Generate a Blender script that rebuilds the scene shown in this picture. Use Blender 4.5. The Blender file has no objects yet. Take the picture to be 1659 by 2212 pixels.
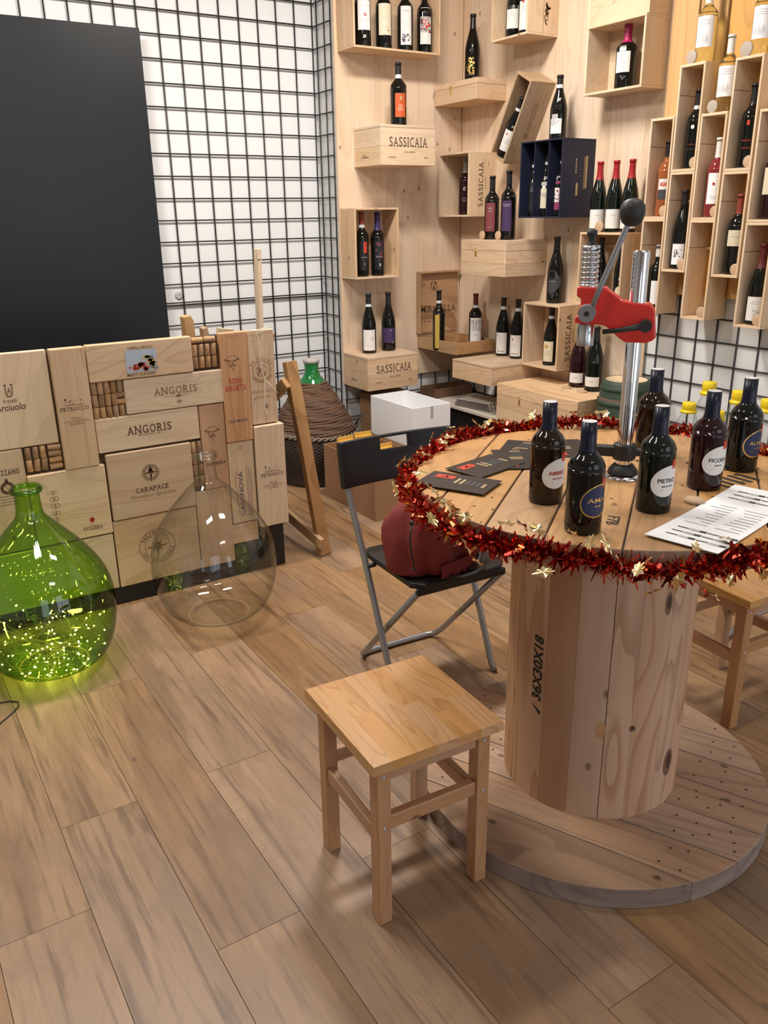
import bpy, math, random
from mathutils import Vector, Matrix, noise
random.seed(7)
PI = math.pi
S = bpy.context.scene
COL = S.collection

# ------------------------------------------------------------------ camera
cam = bpy.data.cameras.new('camera')
cam.sensor_fit = 'HORIZONTAL'
cam.sensor_width = 36.0
cam.lens = 38.775
cam.clip_start = 0.02
cam_ob = bpy.data.objects.new('camera', cam)
COL.objects.link(cam_ob)
rx, up, fw = (0.84444874, -0.53545837, -0.01380793), (0.19244735, 0.27924164, 0.94073808), (0.49987032, 0.79706238, -0.33885279)
cam_ob.matrix_world = Matrix(((rx[0], up[0], -fw[0], 0), (rx[1], up[1], -fw[1], 0), (rx[2], up[2], -fw[2], 1.5), (0, 0, 0, 1)))
S.camera = cam_ob

# ------------------------------------------------------------------ light and exposure
S.view_settings.view_transform = 'Standard'
S.view_settings.look = 'None'
S.view_settings.exposure = 0.0
S.view_settings.gamma = 1.0
S.view_settings.use_curve_mapping = False
W = bpy.data.worlds.new('World')
S.world = W
W.use_nodes = True
W.node_tree.nodes['Background'].inputs[0].default_value = (0.85, 0.92, 1.0, 1)
W.node_tree.nodes['Background'].inputs[1].default_value = 0.35

def area(name, loc, target, sx, sy, power, color, shape='RECTANGLE', spread=PI):
    l = bpy.data.lights.new(name, 'AREA')
    l.shape = shape; l.size = sx; l.size_y = sy; l.energy = power; l.color = color; l.spread = spread
    o = bpy.data.objects.new(name, l); COL.objects.link(o)
    o.location = loc
    d = Vector(target) - Vector(loc)
    o.rotation_euler = d.to_track_quat('-Z', 'Y').to_euler()
    return o
WARM = (1.0, 0.935, 0.86)
COOL = (0.80, 0.87, 1.0)
# daylight through the shop window behind the photographer
area('window_daylight', (2.3, -2.35, 1.45), (1.6, 2.0, 0.9), 1.9, 2.3, 30, COOL)
area('door_daylight', (-0.4, -2.35, 1.3), (0.6, 2.0, 0.6), 1.0, 2.2, 10, COOL)
# rows of ceiling spots, three lamp heads each
for (lx, ly, pw) in ((0.3, 3.1, 58), (2.0, 3.0, 66), (0.3, 1.3, 12), (1.9, 1.2, 12), (1.2, -0.7, 8)):
    for k in (-1, 0, 1):
        area('ceiling_lamp', (lx + 0.24 * k, ly, 3.12), (lx + 0.24 * k, ly + 0.12, 0), 0.30, 0.30, pw / 3 * 1.0, WARM, 'DISK')

# ------------------------------------------------------------------ helpers
def new_mat(name):
    m = bpy.data.materials.new(name); m.use_nodes = True
    return m, m.node_tree.nodes, m.node_tree.links, m.node_tree.nodes['Principled BSDF']

def plain(name, col, rough=0.5, metal=0.0, coat=0.0, spec=0.5, emis=None, estr=0.0, trans=0.0, ior=1.45, bump=0.0, bscale=80.0):
    m, N, L, b = new_mat(name)
    b.inputs['Base Color'].default_value = (*col, 1)
    b.inputs['Roughness'].default_value = rough
    b.inputs['Metallic'].default_value = metal
    b.inputs['Coat Weight'].default_value = coat
    b.inputs['Specular IOR Level'].default_value = spec
    b.inputs['Transmission Weight'].default_value = trans
    b.inputs['IOR'].default_value = ior
    if emis:
        b.inputs['Emission Color'].default_value = (*emis, 1)
        b.inputs['Emission Strength'].default_value = estr
    # a little mottling so that no surface is perfectly even
    tc = N.new('ShaderNodeTexCoord'); nz = N.new('ShaderNodeTexNoise')
    nz.inputs['Scale'].default_value = bscale; nz.inputs['Detail'].default_value = 3
    L.new(tc.outputs['Object'], nz.inputs['Vector'])
    mr = N.new('ShaderNodeMapRange'); mr.inputs['To Min'].default_value = max(0.0, rough - 0.04); mr.inputs['To Max'].default_value = rough + 0.05
    L.new(nz.outputs['Fac'], mr.inputs['Value']); L.new(mr.outputs['Result'], b.inputs['Roughness'])
    if bump:
        bp = N.new('ShaderNodeBump'); bp.inputs['Strength'].default_value = bump; bp.inputs['Distance'].default_value = 0.004
        L.new(nz.outputs['Fac'], bp.inputs['Height']); L.new(bp.outputs['Normal'], b.inputs['Normal'])
    return m

def mathn(N, L, op, a, b=None, c=None):
    n = N.new('ShaderNodeMath'); n.operation = op
    for i, v in enumerate((a, b, c)):
        if v is None: continue
        if isinstance(v, (int, float)): n.inputs[i].default_value = v
        else: L.new(v, n.inputs[i])
    return n.outputs[0]

def mixc(N, L, fac, a, b, mode='MIX'):
    n = N.new('ShaderNodeMix'); n.data_type = 'RGBA'; n.blend_type = mode
    for sock, v in ((n.inputs[0], fac), (n.inputs[6], a), (n.inputs[7], b)):
        if isinstance(v, (int, float)): sock.default_value = v
        elif isinstance(v, tuple): sock.default_value = (*v, 1)
        else: L.new(v, sock)
    return n.outputs[2]

def sstep(N, L, x, a, b):
    n = N.new('ShaderNodeMapRange'); n.interpolation_type = 'SMOOTHSTEP'
    L.new(x, n.inputs['Value'])
    n.inputs['From Min'].default_value = a; n.inputs['From Max'].default_value = b
    return n.outputs['Result']

def wood(name, light, dark, line, rough=0.5, gu=1.2, gv=26.0, knots=0.5, tint=0.16, lines=0.5, coat=0.0, bump=0.12, knotcol=None, stain=None, stainamt=0.0, streak=0.0, wob=0.9, orand=False):
    """grain runs along U of the UV map (metres); the face attribute 'tint' tells boards apart"""
    m, N, L, b = new_mat(name)
    uv = N.new('ShaderNodeUVMap'); uv.uv_map = 'UVMap'
    sp = N.new('ShaderNodeSeparateXYZ'); L.new(uv.outputs['UV'], sp.inputs[0])
    at = N.new('ShaderNodeAttribute'); at.attribute_name = 'tint'
    T = at.outputs['Fac']
    if orand:
        oi = N.new('ShaderNodeObjectInfo'); T = oi.outputs['Random']
    def vec(su, sv, tz):
        c = N.new('ShaderNodeCombineXYZ')
        L.new(mathn(N, L, 'MULTIPLY', sp.outputs[0], su), c.inputs[0])
        L.new(mathn(N, L, 'MULTIPLY', sp.outputs[1], sv), c.inputs[1])
        L.new(mathn(N, L, 'MULTIPLY', T, tz), c.inputs[2])
        return c.outputs[0]
    def nz(v, detail=4.0, dist=0.0, scale=1.0, rg=0.55):
        n = N.new('ShaderNodeTexNoise'); n.inputs['Scale'].default_value = scale
        n.inputs['Detail'].default_value = detail; n.inputs['Distortion'].default_value = dist; n.inputs['Roughness'].default_value = rg
        L.new(v, n.inputs['Vector']); return n.outputs['Fac']
    broad = nz(vec(gu * 0.5, gv * 0.22, 37.0), 3, 0.6)
    fine = nz(vec(gu * 2.2, gv * 4.0, 71.0), 5, 0.2)
    # ring lines: a slowly wandering field cut into bands
    fld = nz(vec(gu * 0.55, gv * 0.16, 53.0), 2, wob)
    bands = mathn(N, L, 'FRACT', mathn(N, L, 'MULTIPLY', fld, 13.0))
    ring = sstep(N, L, bands, 0.62, 0.97)
    fall = mathn(N, L, 'SUBTRACT', 1.0, sstep(N, L, bands, 0.97, 1.0))
    ring = mathn(N, L, 'MULTIPLY', ring, fall)
    col = mixc(N, L, sstep(N, L, broad, 0.32, 0.7), light, dark)
    col = mixc(N, L, mathn(N, L, 'MULTIPLY', ring, lines), col, line)
    col = mixc(N, L, mathn(N, L, 'MULTIPLY', sstep(N, L, fine, 0.5, 0.8), 0.35), col, line)
    if streak > 0:
        sk = nz(vec(gu * 0.8, gv * 1.5, 29.0), 4, 0.35, rg=0.6)
        col = mixc(N, L, mathn(N, L, 'MULTIPLY', sstep(N, L, sk, 0.50, 0.68), streak), col, line)
        sk2 = nz(vec(gu * 1.1, gv * 1.1, 43.0), 3, 0.3)
        col = mixc(N, L, mathn(N, L, 'MULTIPLY', sstep(N, L, sk2, 0.54, 0.72), streak * 0.6), col, tuple(min(1, c * 1.18) for c in light))
    if knots > 0:
        vo = N.new('ShaderNodeTexVoronoi'); vo.voronoi_dimensions = '2D'; vo.inputs['Scale'].default_value = 1.0
        L.new(vec(5.0, 8.0, 91.0), vo.inputs['Vector'])
        spc = N.new('ShaderNodeSeparateColor'); L.new(vo.outputs['Color'], spc.inputs[0])
        on = mathn(N, L, 'GREATER_THAN', spc.outputs[0], 1.0 - knots * 0.4)
        k = mathn(N, L, 'MULTIPLY', mathn(N, L, 'SUBTRACT', 1.0, sstep(N, L, vo.outputs['Distance'], 0.025, 0.085)), on)
        col = mixc(N, L, mathn(N, L, 'MULTIPLY', k, 0.85), col, knotcol or tuple(c * 0.45 for c in line))
    if stainamt > 0:
        st = nz(vec(3.0, 5.0, 17.0), 4, 0.5)
        col = mixc(N, L, mathn(N, L, 'MULTIPLY', sstep(N, L, st, 0.5, 0.72), stainamt), col, stain)
    hsv = N.new('ShaderNodeHueSaturation'); L.new(col, hsv.inputs['Color'])
    L.new(mathn(N, L, 'MULTIPLY_ADD', T, tint * 2, 1.0 - tint), hsv.inputs['Value'])
    L.new(mathn(N, L, 'MULTIPLY_ADD', mathn(N, L, 'FRACT', mathn(N, L, 'MULTIPLY', T, 7.3)), 0.22, 0.89), hsv.inputs['Saturation'])
    L.new(hsv.outputs[0], b.inputs['Base Color'])
    b.inputs['Roughness'].default_value = rough
    b.inputs['Coat Weight'].default_value = coat; b.inputs['Coat Roughness'].default_value = 0.25
    if bump:
        bp = N.new('ShaderNodeBump'); bp.inputs['Strength'].default_value = bump; bp.inputs['Distance'].default_value = 0.002
        L.new(mathn(N, L, 'ADD', fine, ring), bp.inputs['Height']); L.new(bp.outputs['Normal'], b.inputs['Normal'])
    return m

def thin_glass(name, tintc, edge, refl=1.0):
    """thin blown-glass wall: coloured see-through plus mirror reflection by Fresnel"""
    m, N, L, b = new_mat(name)
    N.remove(b)
    out = N['Material Output']
    tr = N.new('ShaderNodeBsdfTransparent'); gl = N.new('ShaderNodeBsdfGlossy'); gl.inputs['Roughness'].default_value = 0.015
    lw = N.new('ShaderNodeLayerWeight'); lw.inputs['Blend'].default_value = 0.5
    L.new(mixc(N, L, mathn(N, L, 'POWER', lw.outputs['Facing'], 2.2), tintc, edge), tr.inputs['Color'])
    mx = N.new('ShaderNodeMixShader')
    L.new(mathn(N, L, 'MULTIPLY', mathn(N, L, 'MULTIPLY_ADD', mathn(N, L, 'POWER', lw.outputs['Facing'], 4.0), 0.75, 0.075), refl), mx.inputs[0]); L.new(tr.outputs[0], mx.inputs[1]); L.new(gl.outputs[0], mx.inputs[2])
    L.new(mx.outputs[0], out.inputs[0])
    return m

_tc = {}
def text_geo(s, bold=0.0, shear=0.0):
    key = (s, bold, shear)
    if key not in _tc:
        cu = bpy.data.curves.new('glyphs', 'FONT'); cu.body = s; cu.resolution_u = 3; cu.offset = bold; cu.shear = shear
        ob = bpy.data.objects.new('glyphs', cu)
        me = ob.to_mesh()
        vs = [tuple(v.co[:2]) for v in me.vertices]; fs = [tuple(p.vertices) for p in me.polygons]
        ob.to_mesh_clear(); bpy.data.objects.remove(ob); bpy.data.curves.remove(cu)
        x0 = min(v[0] for v in vs); x1 = max(v[0] for v in vs); y0 = min(v[1] for v in vs); y1 = max(v[1] for v in vs)
        _tc[key] = ([((x - (x0 + x1) / 2) / (x1 - x0), (y - (y0 + y1) / 2) / (y1 - y0)) for x, y in vs], fs)
    return _tc[key]

SER = {'S': (.58, ''), 'A': (.76, 'lb rb'), 'I': (.36, 'mb mt'), 'C': (.70, ''), 'N': (.78, 'lb lt rt'), 'G': (.76, ''), 'O': (.80, ''), 'R': (.70, 'Lb Lt rb'), 'P': (.62, 'Lb Lt'), 'E': (.60, 'Lb Lt'),
       'B': (.64, 'Lb Lt'), 'H': (.80, 'lb lt rb rt'), 'T': (.68, 'mb'), 'L': (.60, 'Lb Lt'), 'M': (.92, 'lb lt rb rt'), 'U': (.74, 'lt rt'), 'D': (.72, 'Lb Lt'), 'V': (.74, 'lt rt'), 'Z': (.66, ''), ' ': (.34, '')}

class MB:
    def __init__(s): s.v = []; s.f = []; s.uv = []; s.mi = []; s.ti = []; s.sm = []
    def face(s, idx, uvs=None, mat=0, tint=0.5, smooth=False):
        s.f.append(tuple(idx)); s.mi.append(mat); s.ti.append(tint); s.sm.append(smooth)
        s.uv.extend(uvs if uvs else [(0.0, 0.0)] * len(idx))
    def box(s, x0, x1, y0, y1, z0, z1, mat=0, M=None, tint=None, along=None):
        b = len(s.v)
        P = [Vector((x, y, z)) for z in (z0, z1) for y in (y0, y1) for x in (x0, x1)]
        s.v.extend([(M @ p) if M else p for p in P])
        d = (abs(x1 - x0), abs(y1 - y0), abs(z1 - z0))
        lax = along if along is not None else d.index(max(d))
        t = random.random() if tint is None else tint
        ou, ov = random.uniform(0, 9), random.uniform(0, 9)
        for q in ((0, 2, 3, 1), (4, 5, 7, 6), (0, 1, 5, 4), (2, 6, 7, 3), (0, 4, 6, 2), (1, 3, 7, 5)):
            pts = [P[i] for i in q]
            ext = [max(p[a] for p in pts) - min(p[a] for p in pts) for a in range(3)]
            ax = [a for a in range(3) if ext[a] > 1e-9] or [0, 1]
            if len(ax) < 2: ax = (ax + [0, 1, 2])[:2]
            ua = lax if lax in ax else max(ax, key=lambda a: ext[a])
            va = [a for a in ax if a != ua][0]
            s.face([b + i for i in q], [(p[ua] + ou, p[va] + ov + 0.37 * (ua + va)) for p in pts], mat, t)
    def lathe(s, prof, seg=32, mat=0, c=(0, 0, 0), smooth=True, rf=None, a0=0.0, a1=2 * PI, tint=0.5, M=None):
        full = abs(a1 - a0 - 2 * PI) < 1e-6
        n = seg if full else seg + 1
        b = len(s.v)
        for i, (r, z) in enumerate(prof):
            for k in range(n):
                a = a0 + (a1 - a0) * k / seg
                rr = r * (rf(a, z, i) if rf else 1.0)
                p = Vector((c[0] + rr * math.cos(a), c[1] + rr * math.sin(a), c[2] + z))
                s.v.append(M @ p if M else p)
        L = 0
        for i in range(len(prof) - 1):
            L2 = L + math.hypot(prof[i + 1][0] - prof[i][0], prof[i + 1][1] - prof[i][1])
            mm = mat[i] if isinstance(mat, (list, tuple)) else mat
            for k in range(seg):
                k2 = (k + 1) % n
                R = max(prof[i][0], prof[i + 1][0])
                u0, u1 = R * k / seg * 6.28, R * (k + 1) / seg * 6.28
                s.face((b + i * n + k, b + i * n + k2, b + (i + 1) * n + k2, b + (i + 1) * n + k), [(L, u0), (L, u1), (L2, u1), (L2, u0)], mm, tint, smooth)
            L = L2
    def disc(s, c, r, axis='z', seg=24, mat=0, tint=0.5, flip=False):
        b = len(s.v)
        for k in range(seg):
            a = 2 * PI * k / seg * (-1 if flip else 1)
            u, w = r * math.cos(a), r * math.sin(a)
            s.v.append(Vector((c[0] + u, c[1] + w, c[2])) if axis == 'z' else Vector((c[0], c[1] + u, c[2] + w)) if axis == 'x' else Vector((c[0] + u, c[1], c[2] + w)))
        s.face(range(b, b + seg), [(r * math.cos(2 * PI * k / seg), r * math.sin(2 * PI * k / seg)) for k in range(seg)], mat, tint)
    def tube(s, pts, r, seg=10, mat=0, closed=False, cap=True, tint=0.5, flat=1.0):
        pts = [Vector(p) for p in pts]; n = len(pts); b = len(s.v)
        up0 = Vector((0, 0, 1)); prevx = None
        for i, p in enumerate(pts):
            if closed: t = pts[(i + 1) % n] - pts[i - 1]
            else: t = pts[min(i + 1, n - 1)] - pts[max(i - 1, 0)]
            t.normalize()
            if prevx is None:
                ref = up0 if abs(t.z) < 0.9 else Vector((1, 0, 0)); x = t.cross(ref).normalized()
            else:
                x = (prevx - t * prevx.dot(t)).normalized()
            y = t.cross(x); prevx = x
            rr = r[i] if isinstance(r, (list, tuple)) else r
            for k in range(seg):
                a = 2 * PI * k / seg
                s.v.append(p + x * (rr * math.cos(a)) + y * (rr * flat * math.sin(a)))
        L = 0
        for i in range(n if closed else n - 1):
            j = (i + 1) % n; L2 = L + (pts[j] - pts[i]).length
            for k in range(seg):
                k2 = (k + 1) % seg
                s.face((b + i * seg + k, b + i * seg + k2, b + j * seg + k2, b + j * seg + k), [(L, k * .01), (L, k * .01 + .01), (L2, k * .01 + .01), (L2, k * .01)], mat, tint, True)
            L = L2
        if cap and not closed:
            s.face([b + k for k in range(seg)][::-1], None, mat, tint); s.face([b + (n - 1) * seg + k for k in range(seg)], None, mat, tint)
    def prism(s, poly, mp, w0, w1, mat=0, tint=None, uvaxis=0):
        t = random.random() if tint is None else tint
        b = len(s.v); n = len(poly); ou = random.uniform(0, 9)
        for w in (w0, w1):
            for (u, v) in poly: s.v.append(Vector(mp(u, v, w)))
        uvp = [((p[0], p[1]) if uvaxis == 0 else (p[1], p[0])) for p in poly]
        uvp = [(u + ou, v + ou) for u, v in uvp]
        s.face([b + i for i in range(n)][::-1], uvp[::-1], mat, t); s.face([b + n + i for i in range(n)], uvp, mat, t)
        for i in range(n):
            j = (i + 1) % n
            s.face((b + i, b + j, b + n + j, b + n + i), [(uvp[i][0], uvp[i][1]), (uvp[j][0], uvp[j][1]), (uvp[j][0], uvp[j][1] + abs(w1 - w0)), (uvp[i][0], uvp[i][1] + abs(w1 - w0))], mat, t)
    def flat(s, poly, mp, mat=0, tint=0.5):
        b = len(s.v)
        for p in poly: s.v.append(Vector(mp(*p)))
        s.face(range(b, b + len(poly)), [(p[0], p[1]) for p in poly], mat, tint)
    def strip(s, x0, x1, y0, y1, mp, mat=0, n=1):
        for i in range(n):
            a, c = x0 + (x1 - x0) * i / n, x0 + (x1 - x0) * (i + 1) / n
            s.flat(((a, y0), (c, y0), (c, y1), (a, y1)), mp, mat)
    def text(s, st, cx, cy, w, h, mp, mat=0, bold=0.0, shear=0.0):
        vs, fs = text_geo(st, bold, shear); b = len(s.v)
        for x, y in vs: s.v.append(Vector(mp(cx + x * w, cy + y * h)))
        for f in fs: s.face([b + i for i in f], None, mat)
    def serif(s, st, cx, cy, w, h, mp, mat=0, bold=0.0):
        """capitals with slab feet, as on printed wine cases"""
        adv = [SER.get(c, (.66, ''))[0] for c in st]; tot = sum(adv); x = cx - w / 2; k = w / tot
        for ch, a in zip(st, adv):
            gw = a * k * .80; gx = x + a * k / 2; x += a * k
            if ch == ' ': continue
            if ch == 'I': gw *= .42
            s.text(ch, gx, cy, gw, h, mp, mat, bold)
            sl = .13 * h * (k / h if k / h < 1.3 else 1.3); th = .035 * h
            for code in SER.get(ch, (0, ''))[1].split():
                px = gx + gw * {'l': -.44, 'm': 0, 'r': .44, 'L': -.36, 'q': .1}[code[0]]; py = cy + (h * .5 - th if code[1] == 't' else -h * .5 + th)
                s.flat(((px - sl, py - th), (px + sl, py - th), (px + sl, py + th), (px - sl, py + th)), mp, mat)
    def arctext(s, st, cx, cy, r, a0, a1, h, mp, mat=0, bold=0.02, inside=False):
        n = len(st)
        for i, ch in enumerate(st):
            if ch == ' ': continue
            a = a0 + (a1 - a0) * (i + 0.5) / n
            wch = abs(a1 - a0) * r / n * 0.72
            vs, fs = text_geo(ch, bold); b = len(s.v)
            if ch == 'I': wch *= 0.35
            for x, y in vs:
                if inside: th = a + x * wch / r; rr = r - y * h
                else: th = a - x * wch / r; rr = r + y * h
                s.v.append(Vector(mp(cx + rr * math.cos(th), cy + rr * math.sin(th))))
            for f in fs: s.face([b + i2 for i2 in f], None, mat)
    def ring(s, cx, cy, r0, r1, mp, mat=0, seg=40, a0=0, a1=2 * PI, sy=1.0):
        for k in range(seg):
            a, c = a0 + (a1 - a0) * k / seg, a0 + (a1 - a0) * (k + 1) / seg
            s.flat([(cx + r * math.cos(t), cy + sy * r * math.sin(t)) for r, t in ((r0, a), (r1, a), (r1, c), (r0, c))], mp, mat)
    def blob(s, cx, cy, rx_, ry_, mp, mat=0, seg=20):
        s.flat([(cx + rx_ * math.cos(2 * PI * k / seg), cy + ry_ * math.sin(2 * PI * k / seg)) for k in range(seg)], mp, mat)
    def sphere(s, c, r, mat=0, nu=14, nv=10, sc=(1, 1, 1)):
        prof = [(max(1e-5, r * math.sin(PI * i / nv)) , -r * math.cos(PI * i / nv) * sc[2]) for i in range(nv + 1)]
        s.lathe(prof, nu, mat, c)
    def build_split(s, name, mats, parent=None):
        """marks that stand apart from one another become parts of their own"""
        par = list(range(len(s.v)))
        def root(i):
            while par[i] != i: par[i] = par[par[i]]; i = par[i]
            return i
        for f in s.f:
            for i in f[1:]: par[root(i)] = root(f[0])
        isl = {}
        for i in range(len(s.v)): isl.setdefault(root(i), []).append(i)
        keys = list(isl); bb = []
        for k in keys:
            P = [s.v[i] for i in isl[k]]
            bb.append(([min(p[a] for p in P) for a in range(3)], [max(p[a] for p in P) for a in range(3)]))
        cl = list(range(len(keys)))
        def cr(i):
            while cl[i] != i: cl[i] = cl[cl[i]]; i = cl[i]
            return i
        size = [max(h[a] - l[a] for a in range(3)) for l, h in bb]
        for i in range(len(keys)):
            for j in range(i):
                g2 = sum(max(0, bb[i][0][a] - bb[j][1][a], bb[j][0][a] - bb[i][1][a]) ** 2 for a in range(3))
                if g2 <= max(.019, .49 * max(size[i], size[j])) ** 2: cl[cr(i)] = cr(j)
        grp = {}
        for n_, k in enumerate(keys):
            for i in isl[k]: grp[i] = cr(n_)
        out = {}; pos = 0
        for f, mi, ti, sm in zip(s.f, s.mi, s.ti, s.sm):
            g = grp[f[0]]
            if g not in out: out[g] = (MB(), {})
            b, mp_ = out[g]
            for i in f:
                if i not in mp_: mp_[i] = len(b.v); b.v.append(s.v[i])
            b.face([mp_[i] for i in f], s.uv[pos:pos + len(f)], mi, ti, sm); pos += len(f)
        return [b.build(name, mats, parent) for b, _ in out.values()]
    def build(s, name, mats, parent=None, bevel=0.0, loc=None, seg=2):
        me = bpy.data.meshes.new(name)
        me.from_pydata([tuple(v) for v in s.v], [], s.f)
        uvl = me.uv_layers.new(name='UVMap')
        uvl.data.foreach_set('uv', [c for uv in s.uv for c in uv])
        at = me.attributes.new('tint', 'FLOAT', 'FACE'); at.data.foreach_set('value', s.ti)
        me.polygons.foreach_set('material_index', s.mi); me.polygons.foreach_set('use_smooth', s.sm)
        for m in (mats if isinstance(mats, (list, tuple)) else [mats]): me.materials.append(m)
        me.update()
        o = bpy.data.objects.new(name, me); COL.objects.link(o)
        if parent is not None: o.parent = parent
        if loc is not None: o.location = loc
        if bevel:
            md = o.modifiers.new('bevel', 'BEVEL'); md.width = bevel; md.segments = seg; md.limit_method = 'ANGLE'; md.angle_limit = math.radians(40)
        return o

def tag(o, label, cat, group=None, kind=None):
    if label: o['label'] = label
    if cat: o['category'] = cat
    if group: o['group'] = group
    if kind: o['kind'] = kind
    return o
def struct(o): o['kind'] = 'structure'; return o
def thing(name, label, cat, loc=(0, 0, 0), rz=0.0, group=None):
    o = bpy.data.objects.new(name, None); COL.objects.link(o)
    o.empty_display_size = 0.05
    o.location = loc; o.rotation_euler = (0, 0, rz)
    return tag(o, label, cat, group)
def bx(name, m, parent, x0, x1, y0, y1, z0, z1, bevel=0.002, **k):
    b = MB(); b.box(x0, x1, y0, y1, z0, z1, **k); return b.build(name, m, parent, bevel)
def rotz(a): return Matrix.Rotation(a, 4, 'Z')

# ------------------------------------------------------------------ materials
PINE = wood('pine_case', (0.70, 0.51, 0.335), (0.61, 0.42, 0.26), (0.43, 0.26, 0.135), knots=0.35, tint=0.10, lines=0.35)
PINEP = wood('pine_panel', (0.76, 0.60, 0.445), (0.70, 0.53, 0.375), (0.52, 0.345, 0.21), gu=0.5, gv=16, knots=0.45, tint=0.07, lines=0.30)
PINEPALE = wood('pine_pale', (0.72, 0.555, 0.38), (0.66, 0.49, 0.32), (0.49, 0.325, 0.19), knots=0.2, tint=0.07, lines=0.3)
PINERED = wood('pine_reddish', (0.60, 0.35, 0.20), (0.50, 0.28, 0.15), (0.38, 0.19, 0.09), knots=0.2, tint=0.06, lines=0.5)
PINEYEL = wood('pine_yellow', (0.62, 0.37, 0.14), (0.52, 0.29, 0.10), (0.36, 0.18, 0.06), gu=0.5, gv=14, knots=0.6, tint=0.08, lines=0.4)
PLY = wood('plywood', (0.52, 0.30, 0.14), (0.40, 0.21, 0.09), (0.24, 0.11, 0.04), gu=2.0, gv=12, knots=0.35, tint=0.05, lines=0.7)
TRAYW = wood('tray_wood', (0.46, 0.28, 0.14), (0.38, 0.22, 0.10), (0.25, 0.13, 0.06), knots=0.2, tint=0.05)
STOOLT = wood('stool_top', (0.56, 0.31, 0.12), (0.50, 0.26, 0.095), (0.34, 0.15, 0.045), rough=0.36, gu=2.0, gv=60, wob=0.4, knots=0.0, tint=0.05, lines=0.55, coat=0.25)
STOOLL = wood('stool_leg', (0.50, 0.28, 0.14), (0.44, 0.24, 0.12), (0.33, 0.16, 0.075), rough=0.4, knots=0.1, tint=0.05, lines=0.3, coat=0.15)
SPOOL = wood('spool_stave', (0.58, 0.375, 0.24), (0.49, 0.295, 0.175), (0.37, 0.19, 0.10), gu=1.1, gv=26, wob=0.5, knots=0.5, tint=0.10, lines=0.75, rough=0.6)
SPOOLTOP = wood('spool_top', (0.52, 0.285, 0.105), (0.43, 0.225, 0.075), (0.27, 0.125, 0.04), gu=1.2, gv=24, wob=0.5, knots=0.35, tint=0.08, lines=0.4, rough=0.5, coat=0.0, stain=(0.30, 0.17, 0.08), stainamt=0.35)
SPOOLLOW = wood('spool_low', (0.46, 0.295, 0.18), (0.36, 0.22, 0.13), (0.22, 0.13, 0.08), gu=1.0, gv=26, wob=0.5, streak=.3, knots=0.6, tint=0.22, lines=0.5, rough=0.65, stain=(0.20, 0.15, 0.12), stainamt=0.5)
EDGEGREY = wood('spool_edge', (0.36, 0.27, 0.22), (0.25, 0.185, 0.15), (0.15, 0.11, 0.09), gu=3, gv=30, knots=0.2, tint=0.15, rough=0.7, stain=(0.14, 0.11, 0.10), stainamt=0.5)
FLOORW = wood('floor_planks', (0.335, 0.205, 0.110), (0.225, 0.130, 0.066), (0.125, 0.070, 0.037), rough=0.42, gu=2.6, gv=24, knots=0.10, tint=0.07, lines=0.12, streak=0.75, bump=0.04, stain=(0.20, 0.135, 0.095), stainamt=0.55, knotcol=(0.12, 0.075, 0.05))
CORK = wood('cork_bark', (0.46, 0.29, 0.16), (0.34, 0.19, 0.09), (0.20, 0.10, 0.04), gu=12, gv=60, knots=0.0, tint=0.30, lines=0.4, rough=0.8, orand=True)
CASEEND = wood('tilted_case', (0.50, 0.36, 0.235), (0.42, 0.29, 0.18), (0.30, 0.19, 0.11), knots=0.2, tint=0.05)
EASELW = wood('easel_wood', (0.50, 0.31, 0.145), (0.36, 0.19, 0.08), (0.22, 0.10, 0.04), gu=1.0, gv=14, knots=0.4, tint=0.1, lines=0.5)

WALLW = plain('white_plaster', (0.73, 0.735, 0.735), 0.85, bump=0.05, bscale=30)
CEIL = plain('ceiling_white', (0.8, 0.8, 0.78), 0.9)
WIRE = plain('black_wire', (0.022, 0.021, 0.022), 0.45)
BOARD = plain('chalkboard', (0.012, 0.013, 0.0145), 0.36, spec=0.36, bscale=6)
BLACK = plain('black_paint', (0.012, 0.011, 0.012), 0.5)
SEAM = plain('dark_seam', (0.085, 0.048, 0.026), 0.8)
INK = plain('brown_ink', (0.10, 0.055, 0.03), 0.7)
INKPALE = plain('pale_brown_ink', (0.27, 0.16, 0.085), 0.7)
INKBLK = plain('black_ink', (0.02, 0.018, 0.016), 0.7)
INKRED = plain('red_ink', (0.45, 0.03, 0.02), 0.6)
INKBLUE = plain('violet_ink', (0.10, 0.07, 0.13), 0.6)
INKORANGE = plain('orange_ink', (0.42, 0.24, 0.12), 0.6)
PAPER = plain('label_paper', (0.76, 0.74, 0.70), 0.6)
CREAM = plain('cream_paper', (0.68, 0.61, 0.45), 0.6)
PAPERW = plain('white_paper', (0.86, 0.87, 0.89), 0.5)
GREYTXT = plain('grey_print', (0.48, 0.48, 0.49), 0.6)
ORANGE = plain('orange_label', (0.55, 0.095, 0.02), 0.5)
PURPLE = plain('purple_label', (0.055, 0.028, 0.095), 0.5)
DKRED = plain('wine_red_label', (0.20, 0.045, 0.055), 0.5)
MAGENTA = plain('magenta_label', (0.28, 0.04, 0.11), 0.5)
DKBLUE = plain('dark_blue_label', (0.02, 0.028, 0.085), 0.4)
GOLD = plain('gold_foil', (0.72, 0.48, 0.16), 0.3, metal=0.9)
YELLOWL = plain('yellow_label', (0.50, 0.34, 0.06), 0.5)
DKGREY = plain('dark_grey_label', (0.05, 0.055, 0.062), 0.5)
GREYL = plain('grey_label', (0.42, 0.40, 0.38), 0.6)
REDTAG = plain('red_tag', (0.55, 0.05, 0.025), 0.45)
GLASSD = plain('dark_bottle_glass', (0.0045, 0.005, 0.004), 0.06, coat=0.1, spec=0.45)
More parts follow.
